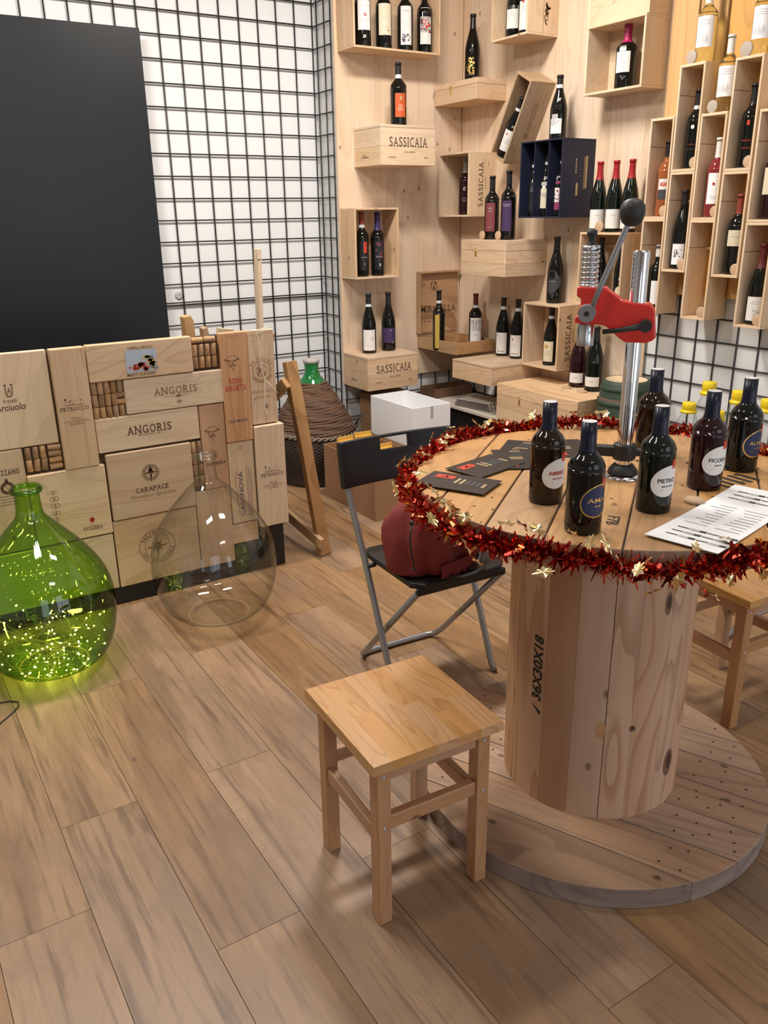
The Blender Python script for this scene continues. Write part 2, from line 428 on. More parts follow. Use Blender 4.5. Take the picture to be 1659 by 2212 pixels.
GLASSB = plain('brown_bottle_glass', (0.014, 0.006, 0.002), 0.06, coat=0.1, spec=0.45)
GLASSR = plain('plum_bottle_glass', (0.018, 0.004, 0.006), 0.06, coat=0.1, spec=0.45)
GLASSG = plain('deep_green_bottle_glass', (0.004, 0.007, 0.004), 0.06, coat=0.1, spec=0.45)
GLASSW = plain('white_wine', (0.97, 0.90, 0.50), 0.03, trans=0.96, ior=1.36)
GLASSO = plain('orange_rose_wine', (0.50, 0.15, 0.05), 0.05, trans=0.45, ior=1.36, coat=0.4)
GLASSP = plain('rose_wine', (0.28, 0.035, 0.035), 0.05, trans=0.3, ior=1.36, coat=0.4)
CAPBLK = plain('black_capsule', (0.014, 0.013, 0.015), 0.32)
CAPNAVY = plain('navy_capsule', (0.007, 0.009, 0.024), 0.28, coat=0.0, spec=0.4)
CAPRED = plain('red_capsule', (0.33, 0.014, 0.016), 0.35)
CAPPINK = plain('pink_capsule', (0.36, 0.015, 0.10), 0.35)
CAPWHITE = plain('white_capsule', (0.74, 0.73, 0.70), 0.4)
CAPMAR = plain('maroon_capsule', (0.10, 0.012, 0.014), 0.4)
CAPVIO = plain('violet_capsule', (0.035, 0.02, 0.10), 0.4)
CAPBRICK = plain('brick_capsule', (0.24, 0.045, 0.025), 0.4)
CAPGREY = plain('grey_capsule', (0.28, 0.27, 0.26), 0.4)
BANDM = plain('white_seal', (0.62, 0.63, 0.62), 0.5)
CHALK = plain('white_paint_marks', (0.85, 0.85, 0.83), 0.6)
CAPGLARE = plain('painted_cap_glare', (0.72, 0.74, 0.76), 0.2)  # pale colour paints in the white reflection on the navy cap tops
PLASTIC = plain('black_plastic', (0.013, 0.013, 0.0145), 0.36, bump=0.05, bscale=500)
STEELG = plain('grey_steel_tube', (0.33, 0.33, 0.34), 0.33, metal=0.75)
CHROME = plain('chrome', (0.78, 0.79, 0.82), 0.07, metal=1.0)
ZINC = plain('zinc', (0.60, 0.62, 0.62), 0.25, metal=1.0)
GREYMET = plain('grey_metal', (0.30, 0.30, 0.31), 0.4, metal=0.7)
REDPAINT = plain('red_enamel', (0.66, 0.030, 0.020), 0.38, coat=0.3)
RUBBER = plain('black_rubber', (0.022, 0.022, 0.022), 0.5)
NAVYB = plain('navy_card', (0.011, 0.015, 0.038), 0.55)
CARDB = plain('brown_cardboard', (0.34, 0.185, 0.095), 0.8, bscale=25)
CARDDK = plain('dark_cardboard', (0.16, 0.085, 0.05), 0.8, bscale=25)
CARDW = plain('white_cardboard', (0.84, 0.845, 0.86), 0.6)
YELPKT = plain('yellow_packet', (0.72, 0.42, 0.08), 0.45)
LAMINATE = plain('pale_worktop', (0.58, 0.52, 0.44), 0.4)
BURG = plain('burgundy_cloth', (0.20, 0.026, 0.022), 0.75, bump=0.35, bscale=120)
ROPE = wood('brown_rope', (0.15, 0.08, 0.045), (0.10, 0.052, 0.03), (0.045, 0.022, 0.012), gu=20, gv=60, knots=0, rough=0.85, tint=0.15)
WICKER = wood('grey_wicker', (0.075, 0.055, 0.045), (0.045, 0.033, 0.027), (0.02, 0.014, 0.012), gu=8, gv=40, knots=0, rough=0.6, tint=0.2)
RIMROPE = plain('grey_willow', (0.21, 0.165, 0.125), 0.7)
DRUMGRN = plain('green_drum_paint', (0.035, 0.06, 0.038), 0.6)
DRUMBRN = plain('brown_drum_wood', (0.16, 0.105, 0.07), 0.6)
YELCAP = plain('yellow_cap', (0.80, 0.60, 0.015), 0.4)
CLEARPL = thin_glass('clear_plastic', (0.93, 0.94, 0.95), (0.75, 0.77, 0.8), 0.8)
GREENGL = thin_glass('green_demijohn_glass', (0.56, 0.84, 0.19), (0.08, 0.28, 0.03), 1.0)
CLEARGL = thin_glass('clear_demijohn_glass', (0.95, 0.955, 0.945), (0.50, 0.54, 0.50), 1.0)
GREENNK = plain('green_neck_glass', (0.02, 0.30, 0.075), 0.08, trans=0.5, coat=0.5)
LED = plain('warm_led', (1, 0.85, 0.5), 0.3, emis=(1.0, 0.78, 0.36), estr=85)
COPPER = plain('thin_copper_wire', (0.55, 0.42, 0.2), 0.3, metal=0.9)
TINSELG = plain('gold_tinsel', (0.75, 0.42, 0.14), 0.18, metal=0.95)
TINSEL = plain('red_tinsel', (0.60, 0.075, 0.045), 0.11, metal=0.92)
TINSELD = plain('dark_red_tinsel', (0.40, 0.030, 0.022), 0.15, metal=0.9)
HOLLY = plain('gold_holly_foil', (0.85, 0.66, 0.36), 0.18, metal=1.0)
BRASS = plain('bright_screw', (0.6, 0.65, 0.75), 0.25, metal=1.0)
LEAFLET = plain('black_leaflet', (0.022, 0.020, 0.020), 0.32)
REDLOGO = plain('red_logo', (0.50, 0.045, 0.02), 0.4)
TAN = plain('tan_print', (0.45, 0.32, 0.18), 0.4)
DISCW = plain('pressed_cork_disc', (0.52, 0.36, 0.23), 0.7, bscale=300, bump=0.1)
DISCG = plain('grey_disc', (0.42, 0.36, 0.30), 0.7)
STRIPEC = plain('cloth_beige', (0.80, 0.75, 0.66), 0.85)
STRIPED = plain('cloth_dark', (0.16, 0.14, 0.125), 0.85)
TWINE = plain('pale_twine', (0.66, 0.58, 0.46), 0.8)
PICSKY = plain('print_sky', (0.42, 0.50, 0.60), 0.6)
PICRED = plain('print_red', (0.50, 0.07, 0.035), 0.6)
PICYEL = plain('print_yellow', (0.66, 0.42, 0.08), 0.6)
PICGRY = plain('print_grey', (0.25, 0.24, 0.24), 0.6)

# ------------------------------------------------------------------ the setting
fl = MB()
joints = {0: 1.63, 1: 1.944, 2: 1.36, 3: 1.953, 4: 1.42, 5: 2.02, 6: 1.50, 7: 2.2, -1: 2.3}
for c in range(-16, 18):
    xa = 0.006 + 0.2015 * c; xb = xa + 0.2015 - 0.0016
    y = joints.get(c, random.uniform(1.2, 2.4)) - 1.22 * 4
    while y < 4.7:
        fl.box(xa, xb, y, y + 1.22 - 0.0014, -0.02, 0.0, along=1)
        y += 1.22
fl.box(-3.3, 3.5, -3.6, 4.8, -0.06, -0.0025, mat=1)
struct(fl.build('floor', [FLOORW, SEAM]))
struct(bx('ceiling', CEIL, None, -3.1, 3.5, -2.6, 4.8, 3.15, 3.25, 0))
struct(bx('wall_left', WALLW, None, -3.1, 2.5, 4.640, 4.78, 0, 3.15, 0))
struct(bx('wall_back', WALLW, None, 2.5, 3.5, 4.425, 4.78, 0, 3.15, 0))
struct(bx('wall_right', WALLW, None, 3.385, 3.5, -2.6, 4.425, 0, 3.15, 0))
struct(bx('wall_far_left', WALLW, None, -3.2, -3.1, -2.6, 4.78, 0, 3.15, 0))
fr = MB()
for a in ((-3.1, -0.95, 0, 3.15), (0.15, 1.3, 0, 3.15), (3.28, 3.5, 0, 3.15), (-0.95, 0.15, 2.45, 3.15), (1.3, 3.28, 2.65, 3.15), (1.3, 3.28, 0, 0.28)):
    fr.box(a[0], a[1], -2.6, -2.45, a[2], a[3])
struct(fr.build('wall_front', WALLW))

def grid_panel(name, label, xs, zs, mp, breaks=()):
    b = MB()
    xl, xh = min(xs) - .012, max(xs) + .012
    for x in xs:
        b.tube([mp(x, zs[0] - .01, 0), mp(x, zs[-1] + .01, 0)], 0.0040, 6)
    for z in zs:
        b.tube([mp(xl, z, 0.005), mp(xh, z, 0.005)], 0.0040, 6)
        if abs(z - breaks) < 0.02:
            b.tube([mp(xl, z + 0.012, 0.005), mp(xh, z + 0.012, 0.005)], 0.0040, 6)
    o = b.build(name, WIRE)
    return tag(o, label, 'wire grid')
zl = [1.037 + 0.1113 * k for k in range(-9, 19)]
grid_panel('wire_grid', 'large black wire grid on the white wall beside the black board', [2.478 - 0.1098 * k for k in range(28)], zl, lambda x, z, o: (x, 4.630 - o, z), 1.037)
grid_panel('wire_grid', 'narrow black wire grid on the return between white wall and pine panels', [4.445, 4.515, 4.600], zl, lambda y, z, o: (2.490 - o, y, z), 1.037)
grid_panel('wire_grid', 'black wire grid peeping out below the left pine panel in the corner', [2.51 + 0.1125 * k for k in range(8)], [0.53 - 0.1113 * k for k in range(4, -1, -1)], lambda x, z, o: (x, 4.418 - o, z), 9)
grid_panel('wire_grid', 'black wire grid on the right wall below the bottle niches', [2.825 + 0.11 * 14 - 0.1118 * k for k in range(34)][::-1], [1.022 - 0.1045 * k for k in range(9, -2, -1)], lambda y, z, o: (3.380 - o * .5, y, z), 9)

# pine cladding: laminated boards; each panel is one thing, its boards are pattern
def cladding(name, label, a0, a1, z0, z1, mp, w=0.11):
    b = MB(); a = a0
    while a < a1 - 1e-6:
        e = min(a1, a + w * random.uniform(0.85, 1.2))
        if a1 - e < 0.03: e = a1
        z = z0
        while z < z1:
            t = min(z1, z + random.uniform(0.9, 1.7))
            p, q = mp(a, z, 0), mp(e, t, 1)
            b.box(min(p[0], q[0]), max(p[0], q[0]), min(p[1], q[1]), max(p[1], q[1]), z, t, along=2)
            z = t
        a = e
    return tag(b.build(name, PINEP), label, 'wall panel')
cladding('pine_panel', 'tall knotty pine panel cladding the back wall left of the corner', 2.488, 3.358, 0.525, 3.1, lambda a, z, o: (a, 4.402 + 0.018 * o, z))
cladding('pine_panel', 'wide pale pine panel cladding the right wall behind the wine cases', 2.862, 4.400, 0.53, 3.1, lambda a, z, o: (3.360 + 0.008 * o, a, z))
pk = thing('plank_backing', 'honey yellow vertical planks behind the stepped bottle niches', 'wall panel', (3.36, 2.4, 1.12))
for y0, y1 in ((2.722, 2.858), (2.572, 2.712), (2.42, 2.558), (2.27, 2.412), (2.12, 2.262), (1.97, 2.112)):
    bx('plank', PINEYEL, pk, -0.012, 0.008, y0 - 2.4, y1 - 2.4, 0, 1.95, 0.002)
wp = MB(); wp.lathe([(0.0001, 0), (0.024, 0), (0.022, 0.004), (0.008, 0.005), (0.0001, 0.002)], 20, M=Matrix.Translation((1.577, 4.640, 1.086)) @ Matrix.Rotation(PI / 2, 4, 'X'))
tag(wp.build('wall_anchor', GREYL), 'small round grey plug hole in the white wall right of the black board', 'wall plug')

# black board hung on the grid
bb = thing('chalkboard', 'large plain black board hanging on the wire grid above the wooden counter', 'board', (0.4, 4.6, 0.8))
bx('board_panel', BOARD, bb, -1.5, 1.076, -0.045, -0.022, 0, 1.578, 0.003)
bx('batten', BLACK, bb, -1.3, 1.0, -0.022, 0.012, 1.40, 1.46, 0.002)

# ------------------------------------------------------------------ counter clad with wine-case boards
CY = 3.19
ct = thing('case_clad_counter', 'long low counter faced with printed wine-case boards and corks on a black plinth', 'counter', (0.6, CY + 0.2, 0))
def L2(x): return x - 0.6
def F_(d): return lambda x, z, w=0.0: (x - 0.6, -0.2 - d - w, z)
bx('plinth', BLACK, ct, L2(-1.2), L2(1.470), -0.19, 0.30, 0, 0.205, 0.002)
bx('body', BLACK, ct, L2(-1.2), L2(1.468), -0.178, 0.30, 0.205, 0.99, 0.002)
def panel(x0, x1, z0, z1, mat, d=0.012, along=None, rec=0.0):
    return bx('case_panel', mat, ct, L2(x0), L2(x1), -0.2 - d + 0.012, -0.178, z0, z1, 0.004, along=along)
def letters(par, fn, mats=None, d=0.012):
    b = MB(); fn(b, lambda x, z: (x - 0.6, -0.2 - d + 0.0112, z))
    return b.build_split('lettering', mats or [INK, INKPALE, INKRED, INKBLUE, INKORANGE], par)
def dashes(b, cx, cz, w, h, mp, mat=0, rows=1, gap=0.012, seed=1):
    rnd = random.Random(seed)
    for r_ in range(rows):
        x = cx - w / 2 * rnd.uniform(0.8, 1); e = cx + w / 2 * rnd.uniform(0.8, 1)
        while x < e:
            l = w * rnd.uniform(0.04, 0.10)
            b.strip(x, min(e, x + l), cz - r_ * gap - h / 2, cz - r_ * gap + h / 2, mp, mat); x += l + w * 0.025
def squiggle(b, cx, cz, w, h, mp, mat=0, seed=1, n=16):
    """a small ornamental mark of many short curls"""
    rnd = random.Random(seed)
    for i in range(n):
        x = cx + w * (rnd.random() - .5); z = cz + h * (rnd.random() - .5)
        r0 = h * rnd.uniform(.08, .2)
        b.ring(x, z, r0 * .55, r0, mp, mat, 8, rnd.random() * 3, 3 + rnd.random() * 3)
# left boards
p = panel(0.12, 0.571, 0.713, 1.058, PINEPALE, 0.012, 2)
def g(b, m):
    b.ring(0.428, 0.918, 0.0095, 0.0125, m, 0, 20, PI, 2 * PI, 1.25); b.strip(0.4155, 0.4185, 0.918, 0.947, m); b.strip(0.4375, 0.4405, 0.918, 0.947, m); b.strip(0.411, 0.422, 0.945, 0.948, m); b.strip(0.433, 0.444, 0.945, 0.948, m)
    b.text('A', 0.428, 0.925, 0.014, 0.022, m); b.text('fratelli', 0.427, 0.889, 0.046, 0.014, m); b.text('Arciuolo', 0.424, 0.866, 0.102, 0.024, m, 0, 0.01, 0.15)
letters(p, g)
p = panel(0.579, 0.704, 0.605, 1.058, PINE, 0.026, 2)
def petr(cx, cz, s=1.0):
    def g(b, m):
        b.serif('PETRUCCO', cx, cz, 0.106 * s, 0.014 * s, m, 0, 0.01)
        squiggle(b, cx, cz + 0.026 * s, 0.064 * s, 0.016 * s, m, 0, 4, 26); b.blob(cx - 0.03 * s, cz + 0.036 * s, .004, .004, m); b.strip(cx - .034 * s, cx + .034 * s, cz + .0135 * s, cz + .0155 * s, m)
        b.text('FRIULI', cx, cz - 0.036 * s, 0.034 * s, 0.008 * s, m, 1, 0.01); b.text('COLLI ORIENTALI', cx, cz - 0.047 * s, 0.090 * s, 0.008 * s, m, 1, 0.01); b.text('DEL FRIULI', cx, cz - 0.058 * s, 0.050 * s, 0.008 * s, m, 1, 0.01)
    return g
letters(p, petr(0.641, 0.835), d=0.026)
p = panel(0.708, 1.113, 0.921, 1.060, PINE, 0.022, 0)
def g(b, m):
    b.serif('AZIENDA AGRICOLA', 0.909, 1.036, 0.098, 0.010, m, 0, 0.01); b.serif('MARIO CLAUDINO', 0.905, 0.935, 0.112, 0.011, m, 0, 0.01)
letters(p, g, d=0.022)
b = MB(); m = lambda x, z: (x - 0.6, -0.2 - 0.0112, z)
b.strip(0.850, 0.968, 0.944, 1.028, m, 0)
m = lambda x, z: (x - 0.6, -0.2 - 0.0118, z)
rr = random.Random(3)
for i in range(26):
    x = 0.855 + 0.108 * rr.random(); z = 0.950 + 0.045 * rr.random() * (0.4 + (x - .85) * 6)
    b.blob(x, z, 0.005 + .007 * rr.random(), 0.004 + .006 * rr.random(), m, 1 if x < 0.93 else (3 if rr.random() < .6 else 2), 7)
for i in range(6): b.blob(0.92 + .03 * rr.random(), 0.985 + .02 * rr.random(), 0.009, .006, m, 2, 8)
b.build('printed_picture', [PICSKY, PICRED, PICYEL, PICGRY], p)
p = panel(0.833, 1.238, 0.783, 0.918, PINEPALE, 0.016, 0)
def g(b, m):
    b.serif('ANGORIS', 1.034, 0.857, 0.178, 0.030, m, 1, 0.012); b.strip(0.985, 1.085, 0.832, 0.8335, m, 1); b.blob(1.043, 0.833, .012, .005, m, 1)
letters(p, g, d=0.016)
p = panel(0.709, 1.117, 0.646, 0.780, PINEPALE, 0.014, 0)
def g(b, m):
    b.serif('ANGORIS', 0.914, 0.718, 0.180, 0.032, m, 0, 0.012); b.text('MONCARUTC 1648', 0.912, 0.6965, 0.088, 0.007, m, 1, 0.01)
letters(p, g, d=0.014)
p = panel(1.230, 1.349, 0.608, 1.061, PINERED, 0.020, 2)
def wolf(b, m, cx, cz, mat=0):
    # heraldic mark: a drawn bow above hanging curls
    b.ring(cx, cz - 0.01, 0.036, 0.0375, m, mat, 16, 0.5, 2.64)
    rnd = random.Random(9)
    for i in range(18):
        t = i / 17 - 0.5
        for k in range(2 if abs(t) < .3 else 1):
            b.ring(cx + t * 0.058, cz + 0.012 - k * 0.016 - 0.018 * (0.5 - abs(t)) * rnd.uniform(.6, 2.2), 0.0022, 0.004, m, mat, 6, rnd.random() * 2, 3 + rnd.random() * 2)
    b.ring(cx + .004, cz - 0.028, 0.003, 0.0048, m, mat, 8, 1, 5.5)
def g(b, m):
    wolf(b, m, 1.277, 0.941); b.serif('ROSSO', 1.286, 0.865, 0.056, 0.022, m, 2, 0.015); b.serif('BARCHETTA', 1.286, 0.836, 0.092, 0.022, m, 2, 0.015)
    b.serif('COLLE MANORA', 1.286, 0.698, 0.090, 0.012, m, 3, 0.015); b.ring(1.287, 1.055, 0.028, 0.0305, m, 0, 12, PI * 1.2, PI * 1.8, 0.35)
letters(p, g, d=0.020)
p = panel(1.352, 1.471, 0.667, 1.060, PINE, 0.013, 2)
def g(b, m):
    b.ring(1.408, 0.893, 0.038, 0.042, m, 4); b.ring(1.408, 0.893, 0.024, 0.026, m, 4); squiggle(b, 1.408, 0.893, 0.038, 0.04, m, 4, 5, 20)
    b.arctext('FRIULANO', 1.408, 0.893, 0.052, 2.7, 0.4, 0.013, m, 4)
    for i in range(14):
        a = -2.6 + i * .16; b.blob(1.408 + .048 * math.cos(a), .893 + .048 * math.sin(a), .004, .004, m, 4, 6)
    b.serif('GARANZIA ITALIA', 1.404, 0.806, 0.100, 0.011, m, 4, 0.01); b.text('CIVIDALE', 1.407, 0.782, 0.072, 0.009, m, 4, 0.01, 0.3); b.ring(1.372, 0.775, 0.005, 0.007, m, 0, 8, 1, 4)
    b.ring(1.402, 1.034, 0.008, 0.0095, m, 0, 16)
letters(p, g, d=0.014)
p = panel(1.121, 1.229, 0.42, 0.779, PINERED, 0.012, 2)
def g(b, m): wolf(b, m, 1.170, 0.660); b.text('BARBERA', 1.178, 0.53, 0.085, 0.014, m, 0, 0.01)
letters(p, g)
p = panel(0.730, 1.072, 0.365, 0.637, PINE, 0.018, 0)
def g(b, m):
    b.ring(0.897, 0.540, 0.034, 0.0352, m); b.ring(0.897, 0.540, 0.022, 0.0245, m)
    for k in range(20):
        a = k * PI / 10; b.blob(0.897 + 0.029 * math.cos(a), 0.540 + 0.029 * math.sin(a), 0.0033, 0.0033, m, 0, 6)
    for k in range(4):
        a = k * PI / 2; b.flat([(0.897 + 0.026 * math.cos(a + t) * q, 0.54 + 0.026 * math.sin(a + t) * q) for t, q in ((0, 1), (.7, .3), (-.7, .3))], m)
    b.strip(0.8955, 0.8985, 0.505, 0.575, m); b.blob(0.897, .548, .010, .012, m, 0, 12)
    b.serif('CARAPACE', 0.897, 0.474, 0.136, 0.020, m, 0, 0.015); b.text('Montefalco Sagrantino', 0.898, 0.446, 0.190, 0.018, m, 1, 0.0, 0.5)
letters(p, g, d=0.018)
p = panel(0.726, 1.072, 0.075, 0.360, PINE, 0.010, 0)
def g(b, m):
    cx, cz = 0.893, 0.221
    b.ring(cx, cz, 0.0735, 0.0755, m, 0, 48); b.ring(cx, cz, 0.050, 0.0515, m, 0, 40); b.ring(cx, cz, 0.015, 0.0165, m, 0, 20)
    for k in range(8):
        a = k * PI / 4; r1 = 0.050 if k % 2 == 0 else 0.031
        b.flat([(cx + r1 * math.cos(a), cz + r1 * math.sin(a)), (cx + .011 * math.cos(a + .5), cz + .011 * math.sin(a + .5)), (cx, cz)], m)
        b.ring(cx, cz, 0.0, 0.001, m, 0, 3)
        b.flat([(cx + r1 * math.cos(a), cz + r1 * math.sin(a)), (cx, cz), (cx + .011 * math.cos(a - .5), cz + .011 * math.sin(a - .5))], m, 1)
    b.arctext('INGISH DOC', cx, cz, 0.0625, 2.75, 0.55, 0.015, m, 0, 0.01); b.arctext('ISES MERIDIONALE', cx, cz, 0.0625, 3.35, 6.1, 0.014, m, 0, 0.01, True)
letters(p, g, d=0.010)
p = panel(0.439, 0.722, 0.321, 0.604, PINEPALE, 0.020, 0)
def g(b, m):
    for k, (dz, s) in enumerate(((0, 1), (0.027, 1), (0.052, .8), (-.03, .9), (-.055, .7))):
        for sg in (-1, 1):
            b.ring(0.521 + sg * .009 * s, 0.474 + dz, 0.0062 * s, 0.0074 * s, m, 0, 16, 0, 2 * PI, 1.25)
    b.strip(0.5203, 0.5217, 0.40, 0.535, m)
    b.blob(0.648, 0.391, 0.0095, 0.011, m, 2); b.ring(.648, .391, .004, .005, m, 1, 12); b.serif('SVIZZERA', 0.648, 0.358, 0.074, 0.015, m, 0, 0.012)
letters(p, g, d=0.020)
panel(0.12, 0.719, 0.08, 0.315, PINEPALE, 0.018, 0)
p = panel(0.295, 0.438, 0.320, 0.710, PINE, 0.012, 2)
def g(b, m):
    b.serif('GOZZANO', 0.372, 0.630, 0.094, 0.020, m, 0, 0.03); b.ring(0.368, 0.571, 0.013, 0.024, m, 0, 24); squiggle(b, .368, .571, .018, .02, m, 0, 8, 8); b.strip(.362, .374, .592, .606, m); dashes(b, 0.369, 0.54, 0.07, 0.004, m, 1, 4, 0.011, 5)
letters(p, g)
panel(-0.9, 0.115, 0.08, 1.056, PINE, 0.012, 0); panel(0.12, 0.290, 0.320, 0.708, PINEPALE, 0.016, 2)
p = panel(1.231, 1.346, 0.245, 0.606, PINEPALE, 0.014, 2)
def g(b, m0):
    m = lambda s, t: m0(1.279 - t, 0.395 + s)
    b.text('CASANOVA', -0.02, 0, 0.20, 0.019, m, 3, 0.012)
    for k in range(3): b.strip(1.307 + k * .0085, 1.3085 + k * .0085, 0.27, 0.50 - .01 * k, m0, 3)
    pts = [(1.262, .30), (1.256, .36), (1.262, .39), (1.253, .42), (1.256, .45), (1.262, .475), (1.266, .48)]
    for (xa, za), (xb, zb) in zip(pts, pts[1:]): b.flat(((xa, za), (xa + .0018, za), (xb + .0018, zb), (xb, zb)), m0, 3)
    b.ring(1.288, .580, .005, .0075, m0, 1, 12)
letters(p, g, d=0.014)
p = panel(1.352, 1.487, 0.208, 0.662, PINEPALE, 0.030, 2)
letters(p, petr(1.420, 0.443, 1.02), d=0.030)
panel(1.075, 1.228, 0.075, 0.418, PINE, 0.010, 2); panel(1.075, 1.345, 0.150, 0.240, PINE, 0.009, 0)
# cork infills
def corkmesh():
    b = MB(); r = 0.0118; h = 0.0225
    b.lathe([(0.0001, -h), (r * .93, -h), (r, -h + .0015), (r * .97, 0), (r, h - .0015), (r * .93, h), (0.0001, h)], 14, tint=0.5); return b
cm = None
def cork(x, z, horiz=False, tilt=0.0):
    global cm
    if cm is None:
        o = corkmesh().build('cork', CORK, ct); cm = o
    else:
        o = cm.copy(); COL.objects.link(o); o.parent = ct
    o.location = (x - 0.6, -0.19, z)
    o.rotation_euler = (0, (PI / 2 if horiz else 0) + tilt, 0)
rr = random.Random(11)
for i in range(2): cork(1.142 + i * 0.052, 1.040, True, rr.uniform(-.05, .05))
for r_ in range(2):
    for i in range(4): cork(1.129 + i * 0.0262, 1.001 - r_ * 0.048, False, rr.uniform(-.06, .06))
for r_ in range(3):
    for i in range(5):
        if r_ == 1 and i == 4: continue
        cork(0.722 + i * 0.0243, 0.896 - r_ * 0.0475, False, rr.uniform(-.06, .06))
cork(0.818, 0.862, True); cork(0.818, 0.836, True)
for r_ in range(4): cork(1.086, 0.612 - r_ * 0.049, False, rr.uniform(-.05, .05)); cork(1.110, 0.612 - r_ * 0.049, False, rr.uniform(-.05, .05))
for r_ in range(2):
    for i in range(3): cork(0.457 + i * 0.0265, 0.686 - r_ * 0.047, False, rr.uniform(-.08, .08))
for k in range(4): cork(0.550, 0.698 - k * 0.0245, True, rr.uniform(-.1, .1))
bx('cork_backing', INK, ct, L2(0.43), L2(1.24), -0.181, -0.176, 0.42, 1.05, 0)
# twine hanging over the right boards
b = MB()
b.tube([(1.385 - .6, -0.22, 1.066), (1.39 - .6, -0.222, 1.03), (1.395 - .6, -0.222, 0.98), (1.40 - .6, -0.221, 0.90), (1.41 - .6, -0.222, 0.86), (1.405 - .6, -0.222, 0.80), (1.40 - .6, -0.222, 0.74), (1.412 - .6, -0.223, 0.715), (1.405 - .6, -0.222, 0.685)], 0.0022, 6)
b.tube([(1.41 - .6, -0.222, 0.86), (1.45 - .6, -0.221, 0.815), (1.472 - .6, -0.216, 0.79)], 0.0015, 6)
b.tube([(1.345 - .6, -0.222, 1.064), (1.385 - .6, -0.222, 1.060), (1.41 - .6, -0.222, 1.066), (1.44 - .6, -0.222, 1.070), (1.468 - .6, -0.218, 1.066)], 0.002, 6)
b.build('twine', TWINE, ct)

# rustic easel behind the counter's right end
ez = thing('wooden_easel', 'rustic wooden easel with a leaning leg right of the counter', 'easel', (1.62, 3.35, 0))
def beam(name, p, q, w, t, mat, parent, org, rough=0.0, roll=0.0):
    p = Vector(p) - Vector(org); q = Vector(q) - Vector(org)
    d = q - p; L = d.length
    M = Matrix.Translation(p) @ d.to_track_quat('Z', 'Y').to_matrix().to_4x4() @ rotz(roll)
    b = MB(); n = 7; 
    for i in range(n + 1):
        k = 1 + rough * (random.random() - .5); o = rough * 0.02 * (random.random() - .5)
        for sx, sy in ((-1, -1), (1, -1), (1, 1), (-1, 1)): b.v.append(M @ Vector((sx * w / 2 * k + o, sy * t / 2 * k, L * i / n)))
    ti = random.random(); ou = random.uniform(0, 9)
    for i in range(n):
        for k in range(4):
            k2 = (k + 1) % 4
            b.face((i * 4 + k, i * 4 + k2, i * 4 + 4 + k2, i * 4 + 4 + k), [(L * i / n + ou, k * .1), (L * i / n + ou, k * .1 + w), (L * (i + 1) / n + ou, k * .1 + w), (L * (i + 1) / n + ou, k * .1)], 0, ti)
    b.face((3, 2, 1, 0), None, 0, ti); b.face([n * 4 + k for k in range(4)], None, 0, ti)
    return b.build(name, mat, parent, 0.003)
E0 = (1.62, 3.35, 0)
beam('leg', (1.668, 3.19, 0.0), (1.625, 3.37, 0.885), 0.030, 0.062, EASELW, ez, E0, 0.15, roll=PI / 2)
beam('leg', (1.53, 3.72, 0.0), (1.60, 3.52, 1.0), 0.03, 0.045, EASELW, ez, E0, 0.15)
beam('crossbar', (1.628, 3.58, 0.13), (1.636, 3.15, 0.072), 0.022, 0.052, EASELW, ez, E0, 0.06)
beam('brace', (1.50, 3.52, 0.62), (1.585, 3.33, 0.80), 0.03, 0.05, EASELW, ez, E0, 0.05)
b = beam('mast', (1.55, 3.58, 0.02), (1.606, 3.60, 1.362), 0.030, 0.022, PINEPALE, ez, E0)
s_ = MB(); s_.lathe([(0.0001, 0), (.006, 0), (.0055, .003), (.0001, .004)], 12, M=Matrix.Translation((1.603 - 1.62, 3.584 - 3.35, 1.318)) @ Matrix.Rotation(PI / 2, 4, 'X')); s_.build('screw', BRASS, b)
for i, (x, y, h, w, lab) in enumerate(((1.19, 3.42, 0.125, 0.042, 'split wooden block standing behind the counter beside the black board'), (1.268, 3.44, 0.07, 0.024, 'thin wooden offcut standing behind the cork infill on the counter'))):
    b = MB(); b.prism([(-w / 2, 0), (w / 2, 0), (w / 2 - .004, h - .02), (w * .1, h), (-w / 2 - .004, h - .006)], lambda u, v, q: (u, q, v), -0.025, 0.025, 0, None, 1)
    o = b.build('wood_block', EASELW, None, 0.002, (x, y, 0.99)); tag(o, lab, 'wood block')
b = MB(); b.prism([(-.03, 0), (.05, 0), (.05, .055), (-.02, .066)], lambda u, v, q: (u, q, v), -0.01, 0.01, 0, None, 0)
tag(b.build('wood_block', PINEPALE, None, 0.002, (1.33, 3.40, 0.99)), 'pale wedge of wood behind the reddish board on the counter', 'wood block')

